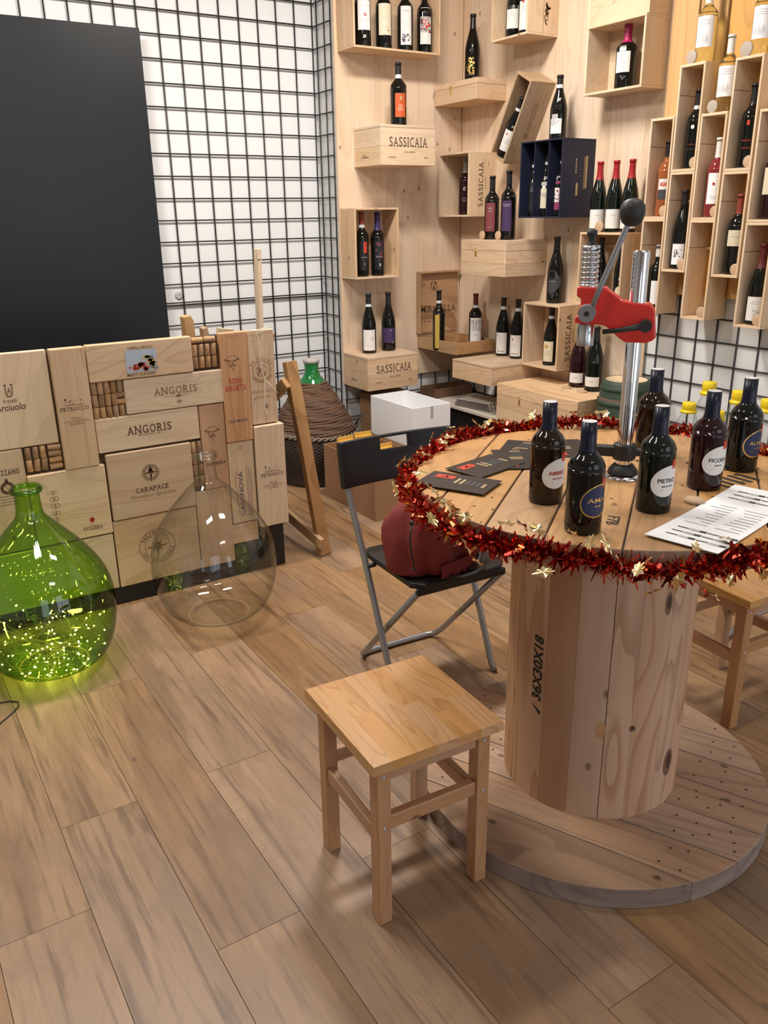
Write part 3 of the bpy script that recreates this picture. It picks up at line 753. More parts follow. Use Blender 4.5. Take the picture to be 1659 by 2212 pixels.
# ------------------------------------------------------------------ demijohns
def demi_profile(R, H, rn):
    return [(0.0001, 0.018), (R * .28, 0.014), (R * .40, 0.003), (R * .5, 0.0), (R * .62, 0.006), (R * .78, 0.034), (R * .90, 0.085), (R * .975, 0.15), (R, 0.215), (R * .985, 0.27), (R * .92, 0.33), (R * .80, 0.385), (R * .64, 0.44), (R * .46, 0.49), (R * .31, 0.53), (rn * 1.22, 0.557), (rn * 1.04, 0.582), (rn, 0.61), (rn * .98, H - .03), (rn * 1.0, H - .026), (rn * 1.16, H - .022), (rn * 1.18, H - .006), (rn * 1.12, H), (rn * .98, H)]
def smooth_prof(pr, n=4):
    out = []
    P = [pr[0]] + list(pr) + [pr[-1]]
    for i in range(1, len(P) - 2):
        p0, p1, p2, p3 = P[i - 1], P[i], P[i + 1], P[i + 2]
        for k in range(n):
            t = k / n
            out.append(tuple(max(1e-4, 0.5 * (2 * p1[a] + (p2[a] - p0[a]) * t + (2 * p0[a] - 5 * p1[a] + 4 * p2[a] - p3[a]) * t * t + (3 * p1[a] - p0[a] - 3 * p2[a] + p3[a]) * t ** 3)) if a == 0 else 0.5 * (2 * p1[a] + (p2[a] - p0[a]) * t + (2 * p0[a] - 5 * p1[a] + 4 * p2[a] - p3[a]) * t * t + (3 * p1[a] - p0[a] - 3 * p2[a] + p3[a]) * t ** 3) for a in (0, 1)))
    out.append(pr[-1]); return out
def demijohn(loc, R, H, rn, mat, label):
    t = thing('glass_demijohn', label, 'demijohn', loc)
    pr = smooth_prof(demi_profile(R, H, rn))
    b = MB(); b.lathe(pr, 64); b.build('glass_body', mat, t)
    b = MB(); zz = H - .014
    b.tube([(rn * 1.17 * math.cos(a * PI / 16), rn * 1.17 * math.sin(a * PI / 16), zz) for a in range(32)], 0.007, 8, 0, True); b.build('glass_lip', mat, t)
    return t, pr
GJ = (0.384, 2.859, 0)
demijohn(GJ, 0.238, 0.665, 0.041, GREENGL, 'big green glass demijohn with glowing string lights inside')
demijohn((1.030, 2.908, 0), 0.243, 0.665, 0.037, CLEARGL, 'big clear glass demijohn standing empty before the printed counter')
# string lights heaped in the green demijohn
sl = thing('string_light', 'warm string lights heaped inside the green demijohn', 'string light', GJ)
rr = random.Random(21)
def Rin(z):
    pr = demi_profile(0.238, .665, .041)
    for (r0, z0), (r1, z1) in zip(pr[3:], pr[4:]):
        if z0 <= z <= z1: return r0 + (r1 - r0) * (z - z0) / max(1e-6, z1 - z0)
    return 0.1
pts = [(0.0, 0.0, 0.62), (0.004, 0.006, 0.5), (0.02, -0.02, 0.36), (0.08, 0.03, 0.25)]
for i in range(92):
    z = 0.012 + 0.20 * rr.random() ** 1.9; a = rr.random() * 2 * PI; r = (Rin(z) - 0.014) * rr.random() ** 0.45
    if rr.random() < .35: a = rr.gauss(-2.1, .8)
    pts.append((r * math.cos(a), r * math.sin(a), z))
fine = []
for i in range(len(pts) - 1):
    P0, P1, P2, P3 = (Vector(pts[max(0, i - 1)]), Vector(pts[i]), Vector(pts[i + 1]), Vector(pts[min(len(pts) - 1, i + 2)]))
    for k in range(5):
        t = k / 5; q = 0.5 * (2 * P1 + (P2 - P0) * t + (2 * P0 - 5 * P1 + 4 * P2 - P3) * t * t + (3 * P1 - P0 - 3 * P2 + P3) * t ** 3)
        h = math.hypot(q.x, q.y); q.z = max(q.z, 0.022 if h < .1 else .012); lim = Rin(max(q.z, .005)) - .006
        if h > lim: q.x *= lim / h; q.y *= lim / h
        fine.append(q)
b = MB(); b.tube(fine, 0.0004, 4); b.build('wire', COPPER, sl)
lb = None
for i, q in enumerate(pts[4:]):
    if lb is None:
        b = MB(); b.lathe([(0.0001, -.0036), (.0016, -.0025), (.0021, 0), (.0017, .0025), (.0001, .0037)], 8); lb = b.build('bulb', LED, sl); o = lb
    else:
        o = lb.copy(); COL.objects.link(o); o.parent = sl
    h = math.hypot(q[0], q[1]); z = max(q[2], 0.024 if h < .1 else .014); lim = Rin(z) - .008
    k = min(1, lim / max(h, 1e-6))
    o.location = (q[0] * k, q[1] * k, z); o.rotation_euler = (rr.random() * 3, rr.random() * 3, 0)
b = MB(); b.tube([(.015, -.01, .60), (.036, -.02, .665), (.052, -.028, .672), (.062, -.034, .650), (.060, -.03, .630)], 0.0035, 8); b.build('lead', CLEARPL, sl)
b = MB(); b.tube([(0.10, 2.50, .003), (0.153, 2.545, .003), (0.195, 2.585, .003), (0.222, 2.62, .003), (0.225, 2.645, .003), (0.20, 2.668, .003), (0.172, 2.673, .003), (0.10, 2.66, .003)], 0.0022, 6)
tag(b.build('power_cable', RUBBER), 'thin black cable loop on the floor in front of the green demijohn', 'cable')

# wicker-covered demijohn in the corner
wk = thing('wicker_demijohn', 'wicker and rope covered demijohn in the corner with green neck', 'demijohn', (2.205, 4.285, 0))
b = MB(); pr = [(0.0001, .003), (.20, .003)]
for i in range(61):
    z = 0.01 + 0.285 * i / 60; pr.append((0.205 + 0.045 * math.sin(min(1, z / .26) * PI / 2), z))
b.lathe(pr, 165, 0, rf=lambda a, z, i: 1 + (0.016 * math.sin(a * 33 + (PI if (i // 2) % 2 else 0)) + 0.016 * math.sin(i * PI / 1.02)) * (1 if i > 1 else 0))
b.build('wicker_basket', WICKER, wk)
b = MB()
for i in range(26):
    t = i / 25; z = 0.305 + 0.275 * t; r = 0.236 - 0.155 * (t ** 1.25) 
    b.tube([((r + .003 * math.sin(a * .9 + i)) * math.cos(a * PI / 20), (r + .003 * math.sin(a * .9 + i)) * math.sin(a * PI / 20), z + .003 * math.sin(a * .6 + i * 2)) for a in range(40)], 0.0082, 8, 0, True, tint=rr.random())
b.lathe([(0.232, .29), (0.225, .33), (.19, .42), (.13, .52), (.075, .59)], 40)
b.build('rope_wrap', ROPE, wk)
b = MB()
for ph in (0, PI):
    b.tube([((0.252 + .007 * math.cos(a * 1.2 + ph)) * math.cos(a * PI / 60), (0.252 + .007 * math.cos(a * 1.2 + ph)) * math.sin(a * PI / 60), .302 + .008 * math.sin(a * 1.2 + ph) + .012 * math.sin(a * PI / 60 - 1)) for a in range(120)], 0.0065, 6, 0, True)
b.build('twisted_rim', RIMROPE, wk)
for a0 in (-0.55, 2.6):
    b = MB(); b.tube([(0.252 * math.cos(a0 + t * .5) + .045 * math.cos(a0) * math.sin((t + .5) * PI), 0.252 * math.sin(a0 + t * .5) + .045 * math.sin(a0) * math.sin((t + .5) * PI), .31 + .085 * math.sin((t + .5) * PI)) for t in [-.5 + k / 10 for k in range(11)]], 0.006, 6); b.build('handle', WICKER, wk)
b = MB(); b.lathe([(.09, .57), (.068, .60), (.050, .622), (.042, .645), (.040, .67), (.043, .692), (.046, .70)], 32); b.build('neck', GREENNK, wk)
b = MB(); b.lathe([(.046, .698), (.048, .70), (.048, .716), (.044, .719), (.0001, .719)], 32); b.build('stopper', GREYL, wk)

# ------------------------------------------------------------------ cable-spool table
SX, SY = 1.4974, 1.3399
ST = 0.890
sp = thing('spool_table', 'large wooden cable spool used as a round tasting table', 'table', (SX, SY, 0))
def clip_strip(R, n0, n1, ang, z0, z1, b, tint, mat=0):
    """one plank of a round flange: the part of a disc between two parallel cuts"""
    ca, sa = math.cos(ang), math.sin(ang)
    a0, a1 = math.asin(max(-1, min(1, n0 / R))), math.asin(max(-1, min(1, n1 / R)))
    k = 14; poly = []
    for i in range(k + 1):
        t = a0 + (a1 - a0) * i / k; poly.append((R * math.cos(t), R * math.sin(t)))
    for i in range(k + 1):
        t = a1 + (a0 - a1) * i / k; poly.append((-R * math.cos(t), R * math.sin(t)))
    q = len(b.v); n = len(poly); ou = random.uniform(0, 9)
    P = [(u * ca - v * sa, u * sa + v * ca) for u, v in poly]
    for z in (z0, z1):
        for p in P: b.v.append(Vector((p[0], p[1], z)))
    uv = [(u + ou, v + ou * .7) for u, v in poly]
    b.face([q + i for i in range(n)][::-1], uv[::-1], mat, tint); b.face([q + n + i for i in range(n)], uv, mat, tint)
    L = 0
    for i in range(n):
        j = (i + 1) % n; L2 = L + math.hypot(P[j][0] - P[i][0], P[j][1] - P[i][1])
        b.face((q + i, q + j, q + n + j, q + n + i), [(L + ou, 0), (L2 + ou, 0), (L2 + ou, z1 - z0), (L + ou, z1 - z0)], mat + 1, tint); L = L2
def flange(name, R, cuts, ang, z0, z1, mats, nails, gap=0.0022, seed=1, tints=None):
    rnd = random.Random(seed); b = MB()
    for a, c in zip(cuts, cuts[1:]):
        clip_strip(R * 0.9995, a + gap / 2, c - gap / 2, ang, z0, z1, b, tints.pop(0) if tints else rnd.random())
    b.lathe([(0.0001, z0 + .002), (R * .995, z0 + .002), (R * .995, z1 - .006), (.0001, z1 - .006)], 64, 2)
    ca, sa = math.cos(ang), math.sin(ang)
    for (u, v) in nails:
        if u * u + v * v < (R - .02) ** 2:
            x, y = u * ca - v * sa, u * sa + v * ca
            b.disc((x, y, z1 + .0006), 0.0035, 'z', 8, 2)
    return b.build(name, mats, sp, 0.0025)
A1 = math.radians(-65)
nl = []
for n0 in (-.36, -.24, -.12, .005, .13, .25, .37):
    for u in (-.40, -.33, -.26, .27, .335, .40):
        for dv in (-.03, .03): nl.append((u + random.uniform(-.02, .02), n0 + dv + random.uniform(-.008, .008)))
        if random.random() < .3: nl.append((u * .9 + .05, n0))
flange('lower_flange', 0.465, [-.465, -.30, -.18, -.055, .07, .19, .31, .465], A1, 0.0, 0.056, [SPOOLLOW, EDGEGREY, SEAM], nl, seed=5, tints=[.08, .78, .70, .6, .72, .55, .45])
A2 = math.radians(38)
nl = [(random.uniform(-.44, .44), random.uniform(-.4, .4)) for i in range(26)]
top = flange('top_flange', 0.478, [-.478, -.335, -.20, -.064, .088, .215, .35, .478], A2, ST - 0.054, ST, [SPOOLTOP, SPOOLLOW, SEAM], nl, 0.004, seed=9)
# drum of staves
RD = 0.2308
b = MB(); edges = [163.8, 191.2, 210.4, 230.4, 246.5, 267.5, 287, 308, 330, 352, 373, 394, 415, 436, 458, 479, 501, 523.8]
rnd = random.Random(4)
tints = [.75, .15, .55, .60, .62, .72]
z0, z1 = 0.054, ST - 0.052
for i in range(len(edges) - 1):
    a0, a1 = math.radians(edges[i] + (.2 if i in (0, 3) else .07)), math.radians(edges[i + 1] - (.2 if i == 2 else .06))
    n = 8; q = len(b.v); ou = rnd.uniform(0, 9); ti = tints[i] if i < len(tints) else rnd.random()
    for k in range(n + 1):
        a = a0 + (a1 - a0) * k / n; rr_ = RD - (0.0012 if k in (0, n) else 0)
        for z in (z0, z1): b.v.append(Vector((rr_ * math.cos(a), rr_ * math.sin(a), z)))
    for k in range(n):
        u = RD * (a0 + (a1 - a0) * k / n); u2 = RD * (a0 + (a1 - a0) * (k + 1) / n)
        b.face((q + 2 * k, q + 2 * k + 2, q + 2 * k + 3, q + 2 * k + 1), [(z0 + ou, u), (z0 + ou, u2), (z1 + ou, u2), (z1 + ou, u)], 1 if i == 1 else 0, ti, True)
b.lathe([(RD - .005, z0), (RD - .005, z1)], 64, 2)
STAVER = wood('stave_reddish', (0.56, 0.33, 0.155), (0.42, 0.21, 0.095), (0.30, 0.13, 0.06), gu=0.5, gv=9, knots=0.2, tint=0.1, lines=0.8, rough=0.55)
dr = b.build('drum', [SPOOL, STAVER, SEAM], sp)
KNOT = plain('knot_wood', (0.20, 0.105, 0.06), 0.6, bscale=60)
KNOTD = plain('knot_heart', (0.07, 0.038, 0.025), 0.6)
for (az, zc, w, h) in ((-80, .180, .020, .040), (-113, .320, .008, .009), (-97, .645, .010, .030), (-132, .315, .011, .024)):
    b = MB(); m = lambda s, t: ((RD + .0006) * math.cos(math.radians(az) + s / RD), (RD + .0006) * math.sin(math.radians(az) + s / RD), zc + t)
    b.blob(0, 0, w, h, m, 0); m2 = lambda s, t: ((RD + .0009) * math.cos(math.radians(az) + s / RD), (RD + .0009) * math.sin(math.radians(az) + s / RD), zc + t)
    if w != .011: b.blob(w * .1, h * .1, w * .55, h * .6, m2, 1)
    b.build('knot', [KNOT if w != .011 else STAVER, KNOTD], dr)
# stencil print up the reddish stave
b = MB()
def cyl(r, az, zc):
    return lambda s, t: (r * math.cos(az + s / r), r * math.sin(az + s / r), zc + t)
m0 = cyl(RD + 0.0008, math.radians(-174.5), 0.44)
m = lambda s, t: m0(-t, s)
b.text('36X30X18', 0, 0, 0.180, 0.030, m, 0, 0.03, 0.12)
b.flat(((-.128, -.012), (-.118, -.016), (-.103, .012), (-.110, .006)), m, 0)
b.build_split('stencil', INKBLK, dr)
b = MB()
def tp(cx, cy, ang, z=ST + 0.0008):
    ca, sa = math.cos(ang), math.sin(ang)
    return lambda s, t: (cx - SX + s * ca - t * sa, cy - SY + s * sa + t * ca, z)
m = tp(1.266, 1.118, math.radians(-142)); b.text('F7B', 0, 0, 0.052, 0.026, m, 0, 0.015)
m = tp(1.72, 1.150, math.radians(0))
for k in range(5): b.strip(-.075 + k * .026, -.062 + k * .026, -.035, .03, m)
m = tp(1.80, 1.21, math.radians(-25)); b.text('EUR', 0, 0, 0.11, 0.035, m, 0, 0.03); b.blob(-.09, .06, .012, .008, m); b.blob(-.21, .10, .010, .007, m)
b.build_split('stencil', INKBLK, top)

# ------------------------------------------------------------------ tinsel garland
tg = thing('tinsel_garland', 'red tinsel garland with gold holly leaves around the spool table rim', 'garland', (SX, SY, ST))
rnd = random.Random(31)
def gpath(a):
    # front hangs over the rim, the back lies on the board edge
    f = 0.5 - 0.5 * math.cos(a - math.radians(43))   # 1 towards the camera
    r = 0.490 + 0.010 * f + 0.006 * math.sin(5 * a) + .004 * math.sin(11 * a)
    z = 0.014 - 0.040 * f + 0.006 * math.sin(7 * a + 1)
    return Vector((r * math.cos(a), r * math.sin(a), z)), 0.028 + 0.012 * f
b = MB(); N_ = 4200
for i in range(N_):
    a = 2 * PI * (i + rnd.random()) / N_
    c, rad = gpath(a)
    th = rnd.random() * 2 * PI; tw = rnd.gauss(0, 0.5)
    e1 = Vector((math.cos(a), math.sin(a), 0)); e2 = Vector((0, 0, 1)); e3 = Vector((-math.sin(a), math.cos(a), 0))
    d = (e1 * math.cos(th) + e2 * math.sin(th) + e3 * tw).normalized()
    L = rad * rnd.uniform(0.5, 1.05); w = rnd.uniform(0.0026, 0.0056)
    s_ = d.cross(e3 + Vector((rnd.gauss(0, .5), rnd.gauss(0, .5), rnd.gauss(0, .5)))).normalized()
    q = len(b.v); mid = c + d * L * .55 + s_.cross(d) * rnd.gauss(0, .003); tip = c + d * L + s_.cross(d) * rnd.gauss(0, .006)
    b.v.extend([c - s_ * w, c + s_ * w, mid + s_ * w, mid - s_ * w, tip + s_ * w * .6, tip - s_ * w * .6])
    mt = rnd.choice((0, 0, 0, 0, 0, 0, 1, 1, 2))
    b.face((q, q + 1, q + 2, q + 3), None, mt); b.face((q + 3, q + 2, q + 4, q + 5), None, mt)
b.tube([gpath(2 * PI * k / 120)[0] for k in range(120)], 0.003, 6, 1, True)
o = b.build('tinsel', [TINSEL, TINSELD, TINSELG], tg); o['kind'] = 'stuff'
hol = []
for k in range(48):
    t = 2 * PI * k / 48; r0 = 0.0098 * (1 + 0.20 * (abs((k % 6) - 3) / 3 * 2 - 1))
    hol.append((1.95 * r0 * math.cos(t), r0 * math.sin(t) * (1.05 - .3 * abs(math.cos(t)))))
b = MB(); q = len(b.v); b.v.append(Vector((0, 0, .0008)))
for (x, y) in hol: b.v.append(Vector((x, y, 0.0025 * math.cos(x * 300) - .02 * abs(y))))
for k in range(48): b.face((0, 1 + k, 1 + (k + 1) % 48), None, 0)
hm = None
for i in range(96):
    a = 2 * PI * (i + rnd.uniform(-.3, .3)) / 96
    c, rad = gpath(a); th = rnd.uniform(-1.3, 2.4)
    d = Vector((math.cos(a) * math.cos(th), math.sin(a) * math.cos(th), math.sin(th)))
    if hm is None: hm = b.build('holly_leaf', HOLLY, tg); o = hm
    else:
        o = hm.copy(); COL.objects.link(o); o.parent = tg
    o.location = c + d * rad * rnd.uniform(.95, 1.35)
    nrm = (d + Vector((rnd.gauss(0, .5), rnd.gauss(0, .5), rnd.gauss(0, .4)))).normalized()
    o.rotation_euler = (nrm.to_track_quat('Z', 'Y').to_matrix() @ Matrix.Rotation(rnd.random() * 6, 3, 'Z')).to_euler()

# ------------------------------------------------------------------ bottles
PROF = {
 'bordeaux': [(0, 0), (.86, 0), (.97, .008), (1, .025), (1, .60), (.975, .635), (.88, .670), (.70, .705), (.50, .735), (.40, .765), (.365, .80), (.355, .955), (.40, .957), (.40, .985), (.37, 1.0), (0, 1.0)],
 'burgundy': [(0, 0), (.86, 0), (.97, .008), (1, .025), (1, .44), (.97, .50), (.88, .57), (.74, .64), (.58, .71), (.45, .77), (.385, .83), (.36, .90), (.35, .955), (.40, .957), (.40, .985), (.37, 1.0), (0, 1.0)],
 'tall': [(0, 0), (.84, 0), (.93, .008), (.95, .025), (1, .60), (.98, .635), (.86, .672), (.66, .705), (.48, .735), (.42, .765), (.39, .80), (.38, .955), (.42, .957), (.42, .985), (.39, 1.0), (0, 1.0)],
 'liqueur': [(0, 0), (.88, 0), (.98, .012), (1, .035), (1, .565), (.985, .60), (.93, .64), (.82, .675), (.65, .705), (.50, .735), (.43, .765), (.41, .80), (.40, 1.0), (0, 1.0)],
}
def rprof(style, R, H):
    P = [(r * R, z * H) for r, z in PROF[style]]
    if style != 'liqueur':
        q = P[:4] + smooth_prof(P[3:13], 3)[1:-1] + P[12:]
    else: q = P[:4] + smooth_prof(P[3:12], 3)[1:-1] + P[11:]
    return [(max(r, 1e-4), z) for r, z in q]
def rat(pr, z):
    for (r0, z0), (r1, z1) in zip(pr[3:], pr[4:]):
        if z0 <= z <= z1 and z1 > z0: return r0 + (r1 - r0) * (z - z0) / (z1 - z0)
    return pr[-2][0]
def bottle(loc, H, R, style, glass, label, cap=(None, .80), band=None, labels=(), az=None, group=None, seal=None, name='wine_bottle', cat='bottle', tilt=None, captop=None, seg=36):
    t = thing(name, label, cat, loc, 0, group)
    if tilt is not None: t.rotation_euler = tilt
    if az is None: az = math.atan2(-loc[1], -loc[0])
    pr = rprof(style, R, H)
    b = MB(); b.lathe(pr, seg); b.build('glass_body', glass, t)
    if cap[0] is not None:
        b = MB(); zc = cap[1] * H
        ring = [(rat(pr, zc) + .0007, zc)] + [(r + .0007, z) for r, z in pr if z > zc + .001]
        ring[-1] = (1e-4, H + .0007)
        b.lathe(ring, 24); k = b.build('capsule', cap[0], t)
        if captop is not None:
            b = MB(); b.disc((0, 0, H + .0012), rat(pr, H * .99) * .98, 'z', 20); b.build('cap_glare', captop, k)
    if band is not None:
        b = MB(); z0, z1 = band[1] * H, band[2] * H
        b.lathe([(rat(pr, z0) + .0012, z0), (rat(pr, (z0 + z1) / 2) + .0012, (z0 + z1) / 2), (rat(pr, z1) + .0012, z1)], 24); b.build('neck_band', band[0], t)
    for d in labels:
        az_ = az + math.radians(d.get('az', 0)); z0, z1 = d['z0'] * H, d['z1'] * H; zc = (z0 + z1) / 2; hw = d['w'] / 2
        def mp(s, q, eps=.0009): 
            zz = zc + q; r = rat(pr, zz) + eps
            return (r * math.cos(az_ + s / R), r * math.sin(az_ + s / R), zz)
        par = t
        if d.get('mat') is not None:
            b = MB(); hh = (z1 - z0) / 2
            if d.get('shape') == 'oval':
                q0 = len(b.v); nr, ns = 4, 36
                b.v.append(Vector(mp(0, 0)))
                for i in range(1, nr + 1):
                    for k in range(ns):
                        a = 2 * PI * k / ns; egg = 1 + .18 * math.sin(a)
                        b.v.append(Vector(mp(hw * i / nr * math.cos(a) + .15 * hw * i / nr * math.sin(a), hh * i / nr * math.sin(a) * (1 if math.sin(a) < 0 else 1.0))))
                for k in range(ns): b.face((q0, q0 + 1 + k, q0 + 1 + (k + 1) % ns), None, 0)
                for i in range(1, nr):
                    for k in range(ns):
                        k2 = (k + 1) % ns; o0 = q0 + 1 + (i - 1) * ns
                        b.face((o0 + k, o0 + ns + k, o0 + ns + k2, o0 + k2), None, 0)
                if d.get('rim') is not None:
                    for k in range(ns):
                        a, a2 = 2 * PI * k / ns, 2 * PI * (k + 1) / ns
                        b.flat([(f * hw * math.cos(u) + .15 * f * hw * math.sin(u), f * hh * math.sin(u)) for f, u in ((.94, a), (1.02, a), (1.02, a2), (.94, a2))], lambda s, q: mp(s, q, .0013), 1)
            elif d.get('shape') == 'diamond':
                n = 8
                for i in range(n):
                    s0, s1 = -hw + 2 * hw * i / n, -hw + 2 * hw * (i + 1) / n
                    f = lambda s: hh * (1 - .75 * max(0, s / hw))
                    b.flat([(s0, -f(s0)), (s1, -f(s1)), (s1, f(s1)), (s0, f(s0))], mp)
            else:
                n = 8; nz_ = d.get('nz', 3)
                for j in range(nz_): b.strip(-hw, hw, -hh + 2 * hh * j / nz_, -hh + 2 * hh * (j + 1) / nz_, mp, 0, n)
            par = b.build('label', [d['mat'], d.get('rim') or d['mat']], t)
        if d.get('art'):
            b = MB(); d['art'](b, lambda s, q: mp(s, q, .0015), hw, (z1 - z0) / 2); b.build_split('print', d.get('inks', [INKBLK, INKRED, GOLD, PAPER, GREYTXT]), par)
    return t
def fineprint(rows, seed=1, mat=4, f=0.7, top=0.5, h=.0022, gap=.008):
    def g(b, m, hw, hh):
        rnd = random.Random(seed)
        for i in range(rows):
            z = hh * top - i * gap; w = hw * f * rnd.uniform(.5, 1); x = -w
            while x < w:
                l = rnd.uniform(.003, .008); b.strip(x, min(w, x + l), z - h / 2, z + h / 2, m, mat); x += l + .0015
    return g
def plus(*fs):
    def g(b, m, hw, hh):
        for f in fs: f(b, m, hw, hh)
    return g
def txt(s, fx, fz, fw_, fh, mat=0, bold=.01, shear=0): return lambda b, m, hw, hh: b.text(s, fx * hw, fz * hh, fw_ * hw, fh * hh, m, mat, bold, shear)
def dot(fx, fz, r, mat=1, ry=None): return lambda b, m, hw, hh: b.blob(fx * hw, fz * hh, r, ry or r, m, mat, 14)
def ringm(fx, fz, r, w=.0012, mat=0): return lambda b, m, hw, hh: b.ring(fx * hw, fz * hh, r - w, r, m, mat, 20)
def rect(x0, x1, z0, z1, mat): return lambda b, m, hw, hh: b.strip(x0 * hw, x1 * hw, z0 * hh, z1 * hh, m, mat, 4)
def splat(n, mats, seed, sx=.8, sz=.5, cz=0, r=.004):
    def g(b, m, hw, hh):
        rnd = random.Random(seed)
        for i in range(n): b.blob(hw * sx * rnd.uniform(-1, 1), hh * (cz + sz * rnd.uniform(-1, 1)), r * rnd.uniform(.4, 1.4), r * rnd.uniform(.4, 1.2), m, rnd.choice(mats), 7)
    return g

# tasting bottles on the table
TB = [
 ((1.239, 1.294), .2245, .0375, GLASSB, PAPER, INKRED, 'AMBRO', 38, 'short amaro bottle with white oval label and red lettering, leftmost on the spool table'),
 ((1.174, 1.115), .2255, .0370, GLASSD, DKBLUE, GOLD, 'AMA', 42, 'short dark bottle with gold-edged navy oval label, nearest the front rim of the spool table'),
 ((1.389, 1.120), .2270, .0370, GLASSG, PAPER, INKBLK, 'PIETRO', 40, 'short dark bottle with white oval label and black lettering beside the white price list'),
 ((1.608, 1.158), .2255, .0385, GLASSR, PAPER, INKBLK, 'FICODI', 38, 'short plum-coloured bottle with white oval label, right of the small cork disc'),
 ((1.801, 1.200), .2265, .0385, GLASSD, DKBLUE, GOLD, 'ALMA', 52, 'short dark bottle with gold-edged navy oval label, rightmost on the spool table'),
 ((1.735, 1.426), .2230, .0410, GLASSB, PAPER, INKRED, '', 80, 'short brown bottle behind the chrome post side, half hidden on the spool table'),
]
for i, (xy, H, R, gl, lm, ink, s, da, lab) in enumerate(TB):
    oval = dict(z0=.175, z1=.475, w=.072, mat=lm, shape='oval', az=da + 3, inks=[ink, INKRED, GOLD, PAPER, GREYTXT], rim=GOLD if lm is DKBLUE else None)
    if s: oval['art'] = plus(txt(s, -.05, .05, 1.15, .27, 0, .01), fineprint(1, i, 0, .4, -.32), lambda b, m, hw, hh: squiggle(b, -.1 * hw, -.55 * hh, hw * .7, hh * .14, m, 0, 3, 6))
    tagl = dict(z0=.44, z1=.525, w=.013, mat=REDTAG, az=da + 26)
    bottle((xy[0], xy[1], ST), H, R, 'liqueur', gl, lab, (CAPNAVY, .745), None, [oval, tagl], group=None, captop=CAPGLARE, name='liqueur_bottle', seg=48)

# leaflets
def sheet(name, label, cat, c, ang, w, h, z, mat, art=None, mats=None, curl=0.0, group=None):
    b = MB(); n = 10
    for i in range(n):
        for j in range(4):
            q = len(b.v)
            for (u, v) in ((i, j), (i + 1, j), (i + 1, j + 1), (i, j + 1)):
                x, y = w * (u / n - .5), h * (v / 4 - .5)
                b.v.append(Vector((x, y, curl * ((u / n - .5) ** 2) * 4 + .0004)))
            b.face((q, q + 1, q + 2, q + 3), None, 0)
    o = b.build(name, mat, None, 0, (c[0], c[1], z))
    o.rotation_euler = (0, 0, ang); md = o.modifiers.new('thick', 'SOLIDIFY'); md.thickness = 0.0012; md.offset = -1
    tag(o, label, cat, group)
    if art:
        b = MB(); art(b, lambda x, y: (x, y, curl * (x / w) ** 2 * 4 + .0010)); b.build_split('print', mats, o)
    return o
def leafart(b, m):
    b.ring(-.045, .028, 0, .0001, m, 0, 3)
    P = [(-.072, .012), (-.067, .025), (-.072, .038), (-.022, .038), (-.017, .025), (-.022, .012)]
    b.flat(P, m, 0); b.text('A', -.045, .027, .016, .013, m, 1, .02, .3); b.strip(-.062, -.030, .0175, .019, m, 1)
    for k in range(6): b.strip(-.008 + k * .0145, -.001 + k * .0145, -.012 - k * .001, .026 - k * .003, m, 1 if k < 2 or k == 5 else 2)
for k, (c, ang, z, lab) in enumerate((((1.585, 1.585), 60, .0008, 'black leaflet behind the chrome post, farthest of the fan on the table'), ((1.475, 1.640), 38, .0022, 'black leaflet half hidden behind the amaro bottle on the table'), ((1.405, 1.575), 60, .0036, 'black leaflet in the middle of the fan on the table'), ((1.293, 1.572), 12, .0050, 'black leaflet lying over the middle of the fan, second from the left'), ((1.148, 1.497), -62, .0064, 'black leaflet at the left end of the fan beside the garland'))):
    o = sheet('leaflet', lab, 'leaflet', c, math.radians(ang), .18, .115, ST + z, LEAFLET, leafart, [REDLOGO, TAN, DKGREY], 0.0, 'black leaflets fanned on the table')
def menuart(b, m):
    rnd = random.Random(2)
    for (x0, n) in ((-.195, 3), (.10, 3)):
        for c_ in range(2):
            for r_ in range(n):
                x = x0 + .018 + r_ * .026; y = -.055 + c_ * .062
                b.strip(x, x + .0045, y + .018, y + .042, m, 0); b.strip(x - .003, x + .0075, y - .004, y + .016, m, 1 if r_ == 1 else 2); b.strip(x - .003, x + .0075, y - .018, y - .004, m, 0)
    for i in range(9):
        x = -.085 + i * .018
        b.strip(x, x + .004, -.06, -.06 + .05 * rnd.uniform(.5, 1), m, 2); b.strip(x, x + .004, .005, .005 + .05 * rnd.uniform(.4, 1), m, 2)
d_ = Vector((.974, .227)); n_ = Vector((-.227, .974))
mc = Vector((1.281, .874)) + d_ * .215 + n_ * .074
o = sheet('price_list', 'white unfolded leaflet with bottle pictures at the right of the spool table', 'leaflet', mc, math.atan2(.227, .974), .43, .149, ST + .002, PAPERW, menuart, [DKGREY, GREYL, GREYTXT], 0.004)
b = MB(); b.lathe([(1e-4, 0), (.021, 0), (.022, .002), (.022, .006), (.021, .008), (1e-4, .008)], 32)
tag(b.build('coaster', DISCW, None, 0, (1.500, 1.098, ST)), 'small round pressed-cork disc lying on the spool table beside the white leaflet', 'disc')

# ------------------------------------------------------------------ bench corking press on the table
FX, FY = 1.514, 1.320
ck = thing('corking_press', 'red bench corking press with chrome post and black ball lever', 'corking machine', (FX, FY, ST), math.atan2(.754, -.657))
